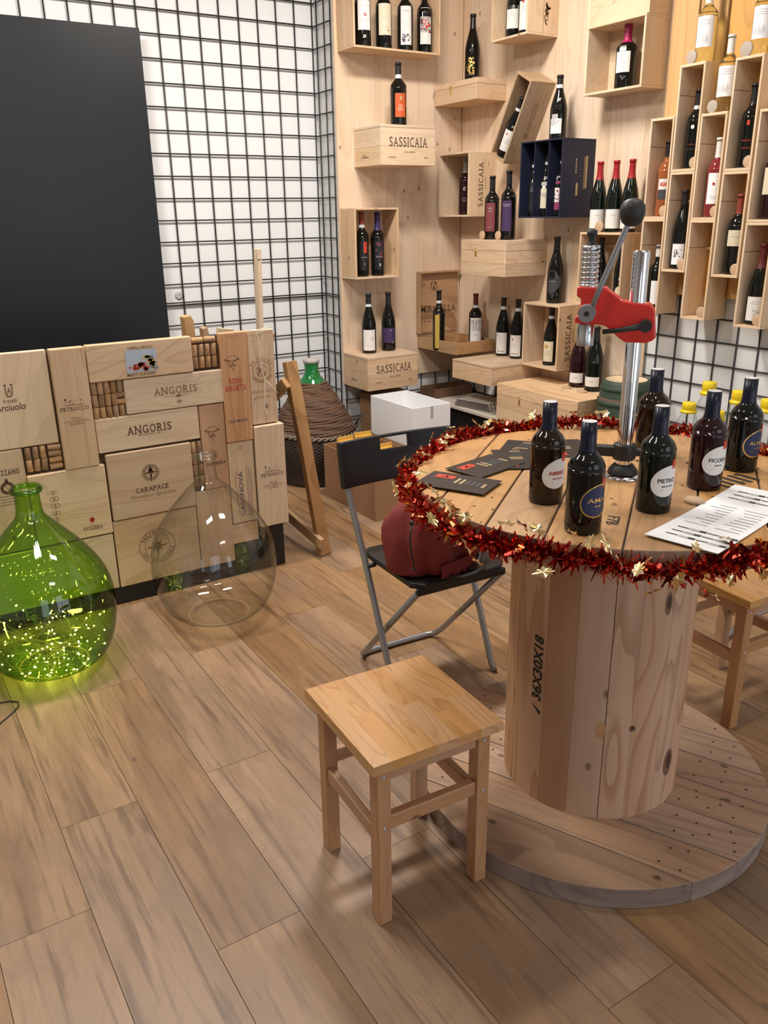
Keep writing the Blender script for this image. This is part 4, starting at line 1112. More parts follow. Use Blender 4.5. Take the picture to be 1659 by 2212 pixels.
# local +x runs along the arm (to the left of the photo), local -y... is found from the handedness below
T_ = -1  # local y sign pointing away from the camera
b = MB(); b.lathe([(1e-4, 0), (.046, 0), (.047, .003), (.044, .007), (.030, .012), (1e-4, .012)], 48); b.build('base_disc', CHROME, ck)
b = MB(); b.lathe([(.036, .012), (.034, .020), (.026, .030), (.022, .034), (1e-4, .034)], 32); b.build('foot_ring', RUBBER, ck)
b = MB(); b.lathe([(.0185, .03), (.0185, .522), (.0170, .526), (1e-4, .526)], 40); b.build('post', CHROME, ck)
b = MB(); b.box(-.028, .085, -.014, .014, .052, .076); b.lathe([(.026, .046), (.027, .05), (.027, .080), (.026, .084), (.0186, .084)], 32); b.tube([(-.02, 0, .064), (-.055, 0, .064)], .010, 12); b.build('lower_arm', RUBBER, ck, .003)
body = [(-.047, .340), (-.040, .398), (-.030, .412), (.016, .416), (.030, .418), (.062, .440), (.070, .447), (.134, .449), (.134, .428), (.124, .424), (.124, .386), (.134, .382), (.136, .368), (.070, .364), (.062, .360), (.034, .336), (.020, .327), (-.026, .326), (-.040, .332)]
b = MB(); b.prism(body, lambda u, v, w: (u, w, v), -.027, .027, 0, .5)
b.tube([(.107, -.045, .392), (.107, .03, .392)], .022, 20); b.build('head', REDPAINT, ck, .004)
b = MB(); b.lathe([(.019, 0), (.0195, .002), (.0195, .05), (.017, .053), (1e-4, .053)], 28, c=(.110, 0, .314)); b.build('nozzle', ZINC, ck)
b = MB(); b.tube([(.110 + .0165 * math.cos(k * .5), .0165 * math.sin(k * .5), .454 + .076 * k / 88) for k in range(89)], .0046, 10)
b.lathe([(.0135, .45), (.0135, .532)], 24, c=(.110, 0, 0))
b.lathe([(.0205, 0), (.0205, .006), (1e-4, .006)], 24, c=(.110, 0, .448)); b.lathe([(.0200, 0), (.0200, .006), (1e-4, .006)], 24, c=(.110, 0, .531)); b.build('spring', ZINC, ck)
b = MB(); b.lathe([(.012, .445), (.012, .538), (.009, .542), (.007, .552), (.012, .560), (.011, .570), (1e-4, .572)], 20, c=(.110, 0, 0)); b.build('plunger', RUBBER, ck)
cy = 1  # side of the head that faces the photographer
def side(s): return s * cy
b = MB(); b.tube([(.107, side(.035), .393), (.107, side(.062), .393)], .0195, 24); b.tube([(.107, side(.0619), .393), (.107, side(.0632), .393)], .006, 12, 1); b.build('hub', [GREYMET, INKBLK], ck)
b = MB(); b.tube([(.100, side(.052), .395), (.080, side(.050), .455), (.036, side(.046), .575), (.030, side(.046), .590)], [.006, .0065, .0065, .0065], 12); lv = b.build('lever', GREYMET, ck)
b = MB(); b.lathe([(1e-4, -.029), (.012, -.028), (.0215, -.020), (.0262, -.006), (.0270, .004), (.0255, .014), (.0195, .023), (.010, .028), (1e-4, .029)], 28, c=(.026, side(.045), .606)); b.build('ball_knob', RUBBER, lv)
b = MB(); b.tube([(-.022, side(.025), .367), (-.022, side(.052), .367)], .0135, 18); b.tube([(-.018, side(.044), .367), (.030, side(.046), .357), (.070, side(.046), .352)], [.008, .0058, .0055], 10); b.build('clamp_lever', RUBBER, ck, 0)

# ------------------------------------------------------------------ folding chair and bag
ch = thing('folding_chair', 'black plastic folding chair with grey steel tube legs beside the spool table', 'chair', (1.465, 2.06, 0), math.radians(-3))
def backpoly():
    w = .218; return [(-w + .008, 0), (w - .008, 0), (w, .01), (w + .003, .14), (w - .006, .150), (.10, .153), (-.10, .153), (-w + .006, .150), (-w - .003, .14), (-w, .01)]
b = MB(); seg_ = 22
# backrest: curved plate with a grip slot, built as strips around the slot
def bp(u, v, w): return (u, .185 + .02 * (u / .218) ** 2 * -1 + .020 + v * .16 + w, .652 + v)
cols = [-.220, -.17, -.12, -.06, -.055, 0, .048, .053, .10, .14, .18, .220]; rows_ = [0, .03, .07, .102, .107, .138, .142, .152]
for i in range(len(cols) - 1):
    for j in range(len(rows_) - 1):
        if cols[i] >= -.0601 and cols[i + 1] <= .0531 and rows_[j] >= .1019 and rows_[j + 1] <= .1421:
            continue
        q = len(b.v)
        for (u, v) in ((cols[i], rows_[j]), (cols[i + 1], rows_[j]), (cols[i + 1], rows_[j + 1]), (cols[i], rows_[j + 1])): b.v.append(Vector(bp(u, v, 0)))
        b.face((q, q + 1, q + 2, q + 3), None, 0, .5, True)
import bmesh
o = b.build('backrest', PLASTIC, ch)
bm = bmesh.new(); bm.from_mesh(o.data); bmesh.ops.remove_doubles(bm, verts=bm.verts, dist=1e-5); bm.to_mesh(o.data); bm.free()
md = o.modifiers.new('thick', 'SOLIDIFY'); md.thickness = .022; md.offset = 0
md = o.modifiers.new('bevel', 'BEVEL'); md.width = .006; md.segments = 3; md.limit_method = 'ANGLE'
b = MB(); sw = .176
poly = [(-sw, .135), (-sw, -.17), (-sw + .035, -.205), (-.05, -.212), (.05, -.212), (sw - .035, -.205), (sw, -.17), (sw, .135), (sw - .03, .15), (-sw + .03, .15)]
b.prism(poly, lambda u, v, w: (u, v, w - .0), .425, .446, 0, .5)
b.box(-sw + .01, sw - .01, -.20, -.185, .405, .43); b.build('seat', PLASTIC, ch, .006, seg=3)
for s_ in (-1, 1):
    b = MB(); x = .197 * s_
    b.tube([(x * .985, -.123, .004), (x * .985, -.105, .02), (x, .08, .43), (x, .197, .655), (x * .99, .215, .74)], .0108, 12)
    leg = b.build('leg', STEELG, ch)
    b = MB(); b.tube([(x - .0 * s_, .064, .418), (x - .03 * s_, .064, .418)], .008, 10); b.build('pivot_bolt', RUBBER, leg)
b = MB(); xs_ = .160
u_ = [(-xs_, -.19, .415), (-xs_, .16, .05), (-xs_ + .004, .19, .022), (-xs_ + .018, .207, .0125), (-xs_ + .04, .212, .0115)]
u_ = u_ + [(0, .214, .0115)] + [(-p[0], p[1], p[2]) for p in u_[::-1]]
b.tube(u_, .0105, 12); b.build('rear_frame', STEELG, ch)
# shoulder bag on the seat
bg = thing('cloth_bag', 'dark red cloth bag slumped on the black folding chair', 'bag', (1.425, 1.985, .446), math.radians(10))
b = MB(); pr = [(1e-4, .003), (.10, .001), (.135, .010), (.145, .05), (.142, .10), (.128, .15), (.104, .20), (.072, .232), (.036, .248), (1e-4, .244)]
pr = smooth_prof(pr, 4)
def fold(a, z, i):
    v = noise.noise(Vector((math.cos(a) * 2.2, math.sin(a) * 2.2, z * 9))); w = noise.noise(Vector((math.cos(a) * 5, math.sin(a) * 5, z * 4 + 7)))
    return 1 + .20 * v + .11 * w + .10 * math.cos(2 * a + .3)
b.lathe(pr, 72, 0, rf=fold); o = b.build('bag_body', BURG, bg)
for v in o.data.vertices: v.co.x = v.co.x * 1.08 + .30 * max(0, v.co.z - .05) * -.28; v.co.y *= .82
b = MB()
for k in range(12):
    t = k / 11; x0 = -.09 + t * .14
    b.flat(((x0, .012 + .012 * (k % 2)), (x0 + .014, .010 - .01 * (k % 3)), (x0 + .014, .055), (x0, .055)), lambda s, z: (s, -.128, z))
o = b.build('frayed_hem', BURG, bg)
b = MB(); b.tube([(.02, -.135, .012), (.07, -.128, .020), (.13, -.100, .055), (.175, -.06, .12), (.17, -.02, .18)], .011, 8, flat=.4); b.tube([(-.06, -.13, .012), (-.02, -.148, .006), (.03, -.15, .004), (.08, -.14, .004)], .012, 8, flat=.35); b.build('strap', RUBBER, bg)
b = MB(); b.tube([(-.150, -.06, .19), (-.170, -.075, .17), (-.176, -.08, .13), (-.170, -.085, .09), (-.165, -.085, .06)], .0028, 6); b.sphere((-.165, -.085, .056), .006, 0, 8, 6); b.sphere((-.150, -.06, .192), .008, 0, 8, 6); b.build('drawstring', RUBBER, bg)

# ------------------------------------------------------------------ stools
def stool(loc, rz, label):
    t = thing('wooden_stool', label, 'stool', loc, rz, 'square wooden stools')
    sb = MB(); xs_ = [-.165, -.118, -.060, -.008, .046, .104, .165]
    for i in range(6):
        ys_ = [-.1725, random.uniform(-.08, .08), .1725]
        for j in range(2): sb.box(xs_[i], xs_[i + 1], ys_[j], ys_[j + 1], .424, .445, along=1)
    st = sb.build('seat', STOOLT, t)
    bm = bmesh.new(); bm.from_mesh(st.data)
    for v in bm.verts:   # eased edges
        if v.co.z > .44:
            if abs(abs(v.co.x) - .165) < 1e-5: v.co.x *= .985
            if abs(abs(v.co.y) - .1725) < 1e-5: v.co.y *= .985
    bm.to_mesh(st.data); bm.free()
    for sx in (-1, 1):
        for sy in (-1, 1):
            x, y = sx * .128, sy * .131
            lg = bx('leg', STOOLL, t, x - .0165, x + .0165, y - .0185, y + .0185, 0, .424, .003)
            if sy < 0:
                for z in (.395, .262):
                    b = MB(); b.lathe([(.0042, 0), (.004, .0012), (.0018, .0016), (.0016, .0004), (1e-4, .0004)], 12, M=Matrix.Translation((x, y - .0185, z)) @ Matrix.Rotation(PI / 2, 4, 'X')); b.build('screw', BRASS, lg)
    for sy in (-1, 1):
        bx('apron', STOOLL, t, -.112, .112, sy * .134 - .009, sy * .134 + .009, .378, .424, .002)
        bx('stretcher', STOOLL, t, -.112, .112, sy * .134 - .010, sy * .134 + .010, .250, .286, .003)
    for sx in (-1, 1):
        bx('apron', STOOLL, t, sx * .131 - .009, sx * .131 + .009, -.113, .113, .378, .424, .002)
        bx('stretcher', STOOLL, t, sx * .131 - .010, sx * .131 + .010, -.113, .113, .215, .250, .003)
    return t
stool((.892, 1.362, 0), math.radians(-3.3), 'square wooden stool with honey-coloured seat standing in the foreground')
stool((2.185, 1.405, 0), math.radians(-4), 'square wooden stool half hidden behind the spool table at the right edge')

b = MB(); b.tube([(2.475, 1.625, .012), (2.56, 1.645, .012), (2.66, 1.67, .012), (2.70, 1.66, .03), (2.74, 1.52, .16)], .0105, 10)
tag(b.build('steel_tube', STEELG), 'grey steel tube on the floor behind the half hidden stool, cut by the photo edge', 'tube')

# ------------------------------------------------------------------ wine cases on the walls
YP, XP = 4.402, 3.360
def open_case(label, x0, x1, y0, y1, z0, z1, face, mat=PINE, t=.011, art=None, group=None, name='open_wine_case', inner=None, partition=0, cat='wine case'):
    """a wooden case hung with its open side to the room ('x-' or 'y-')"""
    cx, cy = (x0 + x1) / 2, (y0 + y1) / 2
    th = thing(name, label, cat, (cx, cy, z0), 0, group)
    a, c, d = (x1 - x0) / 2, (y1 - y0) / 2, z1 - z0
    bx('bottom_panel', mat, th, -a, a, -c, c, 0, t, .0015); bx('top_panel', mat, th, -a, a, -c, c, d - t, d, .0015)
    if face == 'x-':
        bx('back_panel', inner or mat, th, a - t * .7, a, -c + t, c - t, t, d - t, 0)
        s1 = bx('side_panel', mat, th, -a, a - .0005, -c, -c + t, t, d - t, .0012); bx('side_panel', mat, th, -a, a - .0005, c - t, c, t, d - t, .0012)
        for k in range(partition): bx('divider', mat, th, -a + .004, a - t, -c + 2 * c * (k + 1) / (partition + 1) - .002, -c + 2 * c * (k + 1) / (partition + 1) + .002, t, d - t, 0)
    else:
        bx('back_panel', inner or mat, th, -a + t, a - t, c - t * .7, c, t, d - t, 0)
        s1 = bx('side_panel', mat, th, -a, -a + t, -c, c - .0005, t, d - t, .0012); bx('side_panel', mat, th, a - t, a, -c, c - .0005, t, d - t, .0012)
    if art:
        b = MB(); art(b, lambda s, q: (s, -c - .0006, q)); b.build_split('lettering', [INK, INKPALE, TAN, INKBLK], s1)
    return th
def closed_case(label, x0, x1, y0, y1, z0, z1, mat=PINE, art=None, lid=.016, side_art=None, clasp=None, name='wine_case', group=None):
    cx, cy = (x0 + x1) / 2, (y0 + y1) / 2
    th = thing(name, label, 'wine case', (cx, cy, z0), 0, group)
    a, c, d = (x1 - x0) / 2, (y1 - y0) / 2, z1 - z0
    h = d - lid; n = 2 if h > .1 else 1
    bd = MB()
    for k in range(n):
        za, zb = h * k / n + (.0006 if k else 0), h * (k + 1) / n
        bd.box(-a, a, -c, -c + .012, za, zb); bd.box(-a, a, c - .012, c, za, zb)
        bd.box(-a, -a + .012, -c + .012, c - .012, za, zb); bd.box(a - .012, a, -c + .012, c - .012, za, zb)
    bd.box(-a + .012, a - .012, -c + .012, c - .012, 0, .01)
    body = bd.build('body', mat, th, .0012)
    bx('lid', mat, th, -a - .001, a + .001, -c - .001, c + .001, h + .001, d, .002)
    nb = MB()
    for sx in (-1, 1):
        for k in range(5): nb.disc((sx * (a - .006), -c - .0005, h * (.12 + .19 * k)), .0013, 'y', 6)
    nb.build_split('nails', INKBLK, body)
    if art:
        b = MB(); art(b, lambda s, q: (s, -c - .0006, q)); b.build_split('lettering', [INK, INKPALE, TAN, INKBLK], body)
    if side_art:
        b = MB(); side_art(b, lambda s, q: (-a - .0006, -s, q)); b.build_split('lettering', [INK, INKPALE, TAN, INKBLK], body)
    if clasp is not None:
        b = MB()
        if clasp[0] == 'x':
            y = clasp[1]; b.box(-a - .004, -a, y - .006, y + .006, h - .030, h - .006); b.box(-a - .003, -a, y - .005, y + .005, h + .003, h + .012); b.tube([(-a - .004, y, h - .012), (-a - .005, y, h + .006)], .0022, 6)
        b.build('clasp', GOLD, th)
    return th
def sass(w, h, zc=0.0, xc=0.0, small=True):
    def g(b, m):
        b.serif('SASSICAIA', xc, zc, w, h, m, 0, .004)
        if small:
            b.serif('BOLGHERI', xc + .01, zc - h * 1.05, w * .28, h * .16, m, 0, .01)
            dashes(b, xc - w * .42, zc - h * 1.62, w * .18, h * .13, m, 1, 1, .01, 2); dashes(b, xc + w * .46, zc - h * 1.62, w * .12, h * .13, m, 1, 1, .01, 3)
    return g
def vsass(w, h, xc, zc):
    def g(b, m): sass(w, h)(b, lambda s, t: m(xc - t, zc + s))
    return g

# back wall, top to bottom
open_case('open pine case with four bottles at the top of the left pine panel', 2.504, 3.064, 4.224, YP, 2.328, 2.72, 'y-')
def sideart(b, m): dashes(b, -.02, .045, .09, .005, m, 3, 1, .01, 4); dashes(b, -.03, .055, .03, .004, m, 3, 1, .01, 4)
closed_case('pine case with dark printed lettering under the orange-label bottle', 2.595, 2.955, 4.116, YP, 1.752, 1.955, PINEPALE, sass(.255, .048, .118, .0), side_art=sideart)
open_case('open pine case with two bottles halfway up the left pine panel', 2.491, 2.786, 4.237, YP, 1.148, 1.534, 'y-')
closed_case('pine case with dark printed lettering at the foot of the left pine panel', 2.487, 2.838, 4.118, YP, .520, .716, PINE, sass(.249, .048, .122, .005), side_art=sideart)
# display case with its lid standing up
dc = thing('display_case', 'open brown case in the corner with its lettered lid standing upright', 'wine case', (3.18, 4.2, .695))
lidp = bx('lid', PLY, dc, -.150, .158, .190, .200, .088, .462, .001, along=0)
b = MB()
for (x0, x1, z0, z1) in ((-.159, -.150, .088, .464), (-.150, .158, .455, .464)): b.box(x0, x1, .158, .200, z0, z1)
b.build('lid_rim', TRAYW, lidp, .001)
def g(b, m):
    b.serif('MIRABELLA', .004, .235, .275, .040, m, 0, .004); b.serif('RODENGO', -.07, .190, .12, .018, m, 1, .0); b.serif('SAIANO', .09, .190, .10, .018, m, 1, .0)
    squiggle(b, -.035, .375, .055, .05, m, 0, 6, 14); b.ring(-.03, .375, .022, .026, m, 0, 20)
    for k in range(5): b.flat(((-.14 + k * .03, .15), (-.125 + k * .03, .175), (-.11 + k * .03, .15), (-.125 + k * .03, .155)), m, 1)
b = MB(); g(b, lambda s, q: (s, .1892, q)); b.build_split('lettering', [INK, INKPALE], lidp)
b = MB(); b.box(-.149, .150, -.205, -.194, 0, .070); b.box(-.149, .150, .189, .200, 0, .070); b.box(-.149, -.138, -.194, .189, 0, .070); b.box(.139, .150, -.194, .189, 0, .070); b.box(-.138, .139, -.194, .189, 0, .010)
b.build('tray', TRAYW, dc, .001)

# right wall
closed_case('small pine case with gold clasp under the gold-picture bottle, high in the corner', 3.150, XP, 4.000, 4.392, 2.092, 2.200, PINE, lid=.03, clasp=('x', .04))
open_case('open pine case with vertical dark lettering on its side, upper one in the corner', 3.160, XP, 4.067, 4.364, 1.478, 1.832, 'x-', PINEPALE, art=vsass(.245, .034, -.012, .175))
open_case('open pine case holding two bottles, high on the right wall beside the tilted case', 3.152, XP, 3.605, 3.890, 2.345, 2.70, 'x-', PINEPALE, art=lambda b, m: (squiggle(b, .03, .10, .018, .09, m, 1, 4, 18), b.strip(-.001, .001, .01, .34, m, 1)))
closed_case('pine case with round-topped clasp under two bottles and cork discs', 3.060, XP, 3.602, 3.996, 1.166, 1.355, PINE, lid=.055, clasp=('x', .06))
open_case('open pine case with vertical dark lettering on its side, lower one above the counter', 3.200, XP, 3.313, 3.597, .677, 1.026, 'x-', PINE, art=vsass(.255, .037, -.005, .175))
closed_case('low pine case under two white-label bottles beside the display case', 2.987, XP, 3.602, 3.968, .572, .683, PINE, lid=.014)
open_case('open pine case holding the pink-capsule bottle on the upper right wall', 3.202, XP, 2.879, 3.236, 2.022, 2.316, 'x-', PINEPALE)
closed_case('pale pine case stacked on the case of the pink-capsule bottle', 3.216, XP, 2.880, 3.252, 2.3165, 2.62, PINEPALE, side_art=lambda b, m: squiggle(b, .0, .075, .12, .02, m, 1, 4, 20))
o = open_case('open pine case under the three red-capsule bottles, behind the red corking press', 3.200, XP, 2.905, 3.198, 1.062, 1.400, 'x-', PINE)
bx('slat', PINE, o, .040, .056, -.135, .135, .262, .276, .001)
# tilted case
tl = open_case('narrow open case hanging tilted on the right wall with one bottle inside', 3.190, XP, 3.757 - .064, 3.757 + .064, 1.972 - .217, 1.972 + .217, 'x-', CASEEND, art=lambda b, m: (b.text('VILLA CANESTRARI', 0, 0, .001, .001, lambda s, t: m(s, .2), 1), squiggle(b, .0, .16, .03, .02, m, 0, 5, 12), (lambda mm: b.text('LE RAGOSE', 0, 0, .19, .026, mm, 1, 0))(lambda s, t: m(.005 - t, .235 + s))), name='open_wine_case')
def about(o, ang):
    c = Vector((o.location.x, 3.757, 1.972)); R = Matrix.Rotation(ang, 4, 'X')
    o.matrix_world = Matrix.Translation(c) @ R @ Matrix.Translation(-c) @ Matrix.Translation(o.location)
TA = math.radians(28)
about(tl, TA)
# navy presentation case
def navart(b, m):
    rnd = random.Random(3)
    for k in range(9): b.ring(.045, .145 + k * .017, .0045, .0075, m, 2, 10, 0, 2 * PI, 1.0)
    b.strip(.040, .050, .14, .292, lambda s, t: m(s + .012, t), 2)
    b.strip(.0, .014, .155, .215, lambda s, t: m(s - .012, t - .05), 2)
    for k in range(6): b.strip(-.02, -.012, .21 + k * .012, .218 + k * .012, m, 2)
open_case('navy blue presentation case with gold print holding three dark bottles', 3.133, XP, 3.284, 3.596, 1.470, 1.842, 'x-', NAVYB, .007, art=navart, name='presentation_case', inner=NAVYB, partition=2)

# stepped bottle niches: ten single-bottle crates
CR = []
crl = {(0, 0): 'upper single-bottle crate of the leftmost niche column, with an orange rose bottle', (0, 1): 'lower single-bottle crate of the leftmost niche column, behind the chrome post',
 (1, 0): 'upper single-bottle crate of the second niche column, under a white-wine bottle', (1, 1): 'lower single-bottle crate of the second niche column, with a slim K-label bottle',
 (2, 0): 'upper single-bottle crate of the third niche column, with a rose bottle', (2, 1): 'empty single-bottle crate at the foot of the third niche column',
 (3, 0): 'upper single-bottle crate of the fourth niche column, with a red-square bottle', (3, 1): 'lower single-bottle crate of the fourth niche column, with a brick-capsule bottle',
 (4, 0): 'upper single-bottle crate of the rightmost niche column, cut by the photo edge', (4, 1): 'lowest single-bottle crate of the rightmost niche column, cut by the photo edge'}
def crate():
    th = thing('bottle_crate', '', 'wine crate'); c, a, d, t = .065, .069, .425, .009
    bx('bottom_panel', PINEPALE, th, -a, a, -c, c, 0, .011, .001); bx('top_panel', PINEPALE, th, -a, a, -c, c, d - .011, d, .001)
    bx('back_panel', PINEPALE, th, a - .007, a, -c + t, c - t, .011, d - .011, 0)
    for s in (-1, 1):
        sd = bx('side_panel', PINEPALE, th, -a, a - .0005, s * c - (t if s > 0 else 0), s * c + (t if s < 0 else 0), .011, d - .011, .001, along=2)
        gb = MB(); y = s * (c - t) - s * .0004; gb.flat(((-a, d - .118), (a - .008, d - .118), (a - .008, d - .115), (-a, d - .115)), lambda u, v: (u, y, v)); gb.build('groove', INKPALE, sd)
    bx('slat', PINEPALE, th, .040, .058, -c + t, c - t, d - .128, d - .116, .001)
    return th
c0 = crate(); first = True
for (ci, lv), lab in crl.items():
    y = (2.755, 2.620, 2.486, 2.347, 2.206)[ci]; z = (1.461, 1.658, 1.456, 1.648, 1.447)[ci] if lv == 0 else (1.036, 1.232, 1.031, 1.222, 1.021)[ci]
    if first: r = c0; first = False
    else:
        r = c0.copy(); COL.objects.link(r)
        for chd in list(c0.children):
            q = chd.copy(); COL.objects.link(q); q.parent = r
            for gch in list(chd.children):
                q2 = gch.copy(); COL.objects.link(q2); q2.parent = q
    r.location = (3.289, y, z); tag(r, lab, 'wine crate', 'single-bottle crates of the stepped niches')

# round pressed-cork discs used as price tags
def disc(x, y, z, label, r=.0235, standing=True, mat=DISCW, th_=.007, rzv=0.0):
    b = MB()
    if standing:
        b.lathe([(1e-4, 0), (r, 0), (r, th_), (1e-4, th_)], 28, M=Matrix.Rotation(rzv, 4, 'Z') @ Matrix.Rotation(-PI / 2, 4, 'Y'))
        o = b.build('cork_disc', mat, None, .001, (x, y, z + r))
    else:
        b.lathe([(1e-4, 0), (r, 0), (r, th_), (1e-4, th_)], 28); o = b.build('cork_disc', mat, None, .001, (x, y, z))
    return tag(o, label, 'disc', 'pressed-cork price discs')
crx = 3.238
disc(crx, 2.715, 1.472, 'cork disc standing before the orange rose bottle'); disc(crx, 2.575, 1.669, 'cork disc standing before the dark bottle with a white dot'); disc(crx, 2.440, 1.467, 'cork disc standing before the rose bottle with white label')
disc(crx, 2.306, 1.659, 'cork disc standing before the bottle with a red square'); disc(crx, 2.585, 1.243, 'cork disc standing before the slim K-label bottle'); disc(crx, 2.305, 1.233, 'cork disc standing before the brick-capsule bottle')
disc(crx, 2.452, 1.042, 'cork disc standing in the empty niche crate'); disc(crx, 2.168, 1.032, 'cork disc standing before the lowest niche bottle')
disc(3.238, 2.643, 2.083, 'greyish disc standing before the upper left white-wine bottle', .026, True, DISCG); disc(3.238, 2.510, 1.881, 'greyish disc standing before the lower white-wine bottle', .025, True, DISCG); disc(3.238, 2.378, 2.073, 'greyish disc standing before the white-wine bottle at the photo edge', .028, True, DISCG)
disc(3.145, 3.910, 1.355, 'cork disc standing before the red-label bottle on the clasped case'); disc(3.145, 3.770, 1.355, 'cork disc standing before the dark violet-label bottle on the clasped case')
disc(3.208, 3.075, 1.400, 'cork disc standing between the red-capsule bottles', .026)
disc(3.20, 3.225, .600, 'cork disc lying on the big case before the left sparkling bottle', .026, False); disc(3.19, 3.10, .600, 'cork disc lying on the big case before the right sparkling bottle', .027, False)

# ------------------------------------------------------------------ bottles on and in the cases
D = GLASSD
B = bottle
# four in the top case
zc = 2.339
B((2.602, 4.29, zc), .335, .043, 'bordeaux', D, 'dark bottle with white label and red spot, first from the left in the top case', (CAPBLK, .78), None,
  [dict(z0=.235, z1=.745 - .10, w=.074, mat=PAPER, az=14, art=plus(dot(.1, .05, .008), fineprint(2, 1, 4, .6, .7), fineprint(3, 2, 4, .6, -.3), dot(.12, .08, .004, 3))), dict(z0=.10, z1=.19, w=.05, az=10, art=txt('20', 0, 0, .7, 1, 3, .02, .2), inks=[INKBLK, INKRED, GOLD, CHALK])])
B((2.734, 4.29, zc), .335, .043, 'bordeaux', D, 'dark bottle with cream label, second from the left in the top case', (CAPBLK, .78), None, [dict(z0=.195, z1=.64, w=.076, mat=CREAM, az=14, art=plus(fineprint(1, 2, 4, .5, .1), fineprint(2, 5, 4, .6, -.5), dot(.4, -.7, .004, 2)))])
B((2.873, 4.29, zc), .335, .043, 'bordeaux', D, 'dark bottle with white label and violet sketch, third from the left in the top case', (CAPBLK, .78), None, [dict(z0=.09, z1=.645, w=.062, mat=PAPER, az=8, art=plus(fineprint(1, 3, 4, .7, .75, .006), fineprint(2, 5, 4, .4, .1), splat(22, [0, 1], 4, .6, .2, -.65, .005)), inks=[INKBLUE, PURPLE, GOLD, PAPER, GREYTXT])])
B((3.003, 4.29, zc), .335, .042, 'bordeaux', D, 'dark bottle with red flower picture label, rightmost in the top case', (CAPBLK, .78), None, [dict(z0=.13, z1=.66, w=.064, mat=PAPER, az=10, art=plus(rect(-1, 1, -.35, .5, 4), splat(30, [1, 1, 0], 8, .9, .35, 0, .007), txt('190', .2, .7, .9, .18, 0, 0)), inks=[DKGREY, REDTAG, GOLD, PAPER, GREYL])])
B((2.796, 4.245, 1.955), .322, .0445, 'bordeaux', D, 'dark bottle with orange label standing on the upper lettered case', (CAPBLK, .80), (BANDM, .755, .815), [dict(z0=.15, z1=.52, w=.062, mat=ORANGE, az=16, art=plus(rect(-.12, .32, .4, .78, 2), fineprint(4, 3, 3, .6, .0), txt('I', .1, .58, .1, .2, 3, 0)), inks=[INKBLK, INKRED, GOLD, PAPER])])
B((2.574, 4.300, 1.1595), .356, .0385, 'tall', D, 'tall bottle with orange-red capsule in the two-bottle case', (CAPBRICK, .80), (BANDM, .755, .80), [dict(z0=.10, z1=.55, w=.058, mat=CAPBLK, az=18, art=plus(rect(-.1, .6, .2, .95, 1), dot(.2, .75, .008, 0), txt('CANTINA', 0, -.1, 1.4, .06, 3), txt('A', .1, -.55, .3, .16, 3)), inks=[INKBLK, REDTAG, GOLD, GREYL])])
B((2.679, 4.300, 1.1595), .352, .0405, 'tall', D, 'tall bottle with violet capsule in the two-bottle case', (CAPVIO, .72), None, [dict(z0=.1, z1=.56, w=.06, mat=CAPBLK, az=12, art=plus(splat(22, [0, 1], 3, .7, .5, .35, .006), txt('MALVIN', .1, -.12, 1.3, .06, 4), txt('8', .2, -.66, .25, .2, 3)), inks=[PURPLE, DKRED, GOLD, CHALK, GREYTXT])])
B((2.600, 4.285, .716), .345, .0425, 'burgundy', D, 'dark bottle with white label on the lower lettered case', (CAPBLK, .84), (BANDM, .785, .83), [dict(z0=.055, z1=.405, w=.078, mat=PAPER, az=2, art=plus(ringm(.45, .15, .011, .0012, 4), ringm(.45, .15, .007, .0012, 4), fineprint(2, 2, 4, .4, -.5)))])
B((2.748, 4.300, .716), .345, .0425, 'burgundy', D, 'dark bottle with purple label on the lower lettered case', (CAPBLK, .80), None, [dict(z0=.02, z1=.40, w=.088, mat=PURPLE, az=8, art=plus(rect(.05, .12, -1, .1, 0), rect(-.1, .05, -1, -.2, 0), txt('CA', .5, -.3, .4, .14, 4), dot(.2, .8, .003, 3)), inks=[CAPBLK, INKRED, GOLD, PAPER, GREYL])])
B((3.052, 4.20, .705), .356, .0380, 'tall', D, 'slim bottle with narrow yellow label in the display case', (CAPBLK, .86), (BANDM, .785, .83), [dict(z0=.03, z1=.60, w=.030, mat=YELLOWL, az=-16, art=plus(rect(-.1, .1, -.8, .8, 0)), inks=[TAN])])
B((3.262, 4.105, .705), .330, .0405, 'bordeaux', D, 'bottle with maroon capsule and pale picture label in the display case', (CAPMAR, .80), (BANDM, .745, .795), [dict(z0=.07, z1=.57, w=.080, mat=PAPER, az=8, art=plus(rect(-.9, .9, .05, .85, 4), splat(26, [0, 4], 8, .85, .35, .45, .006), fineprint(2, 3, 0, .6, -.2), dot(.2, -.8, .005, 0)), inks=[GREYL, INKRED, GOLD, PAPER, GREYTXT])])
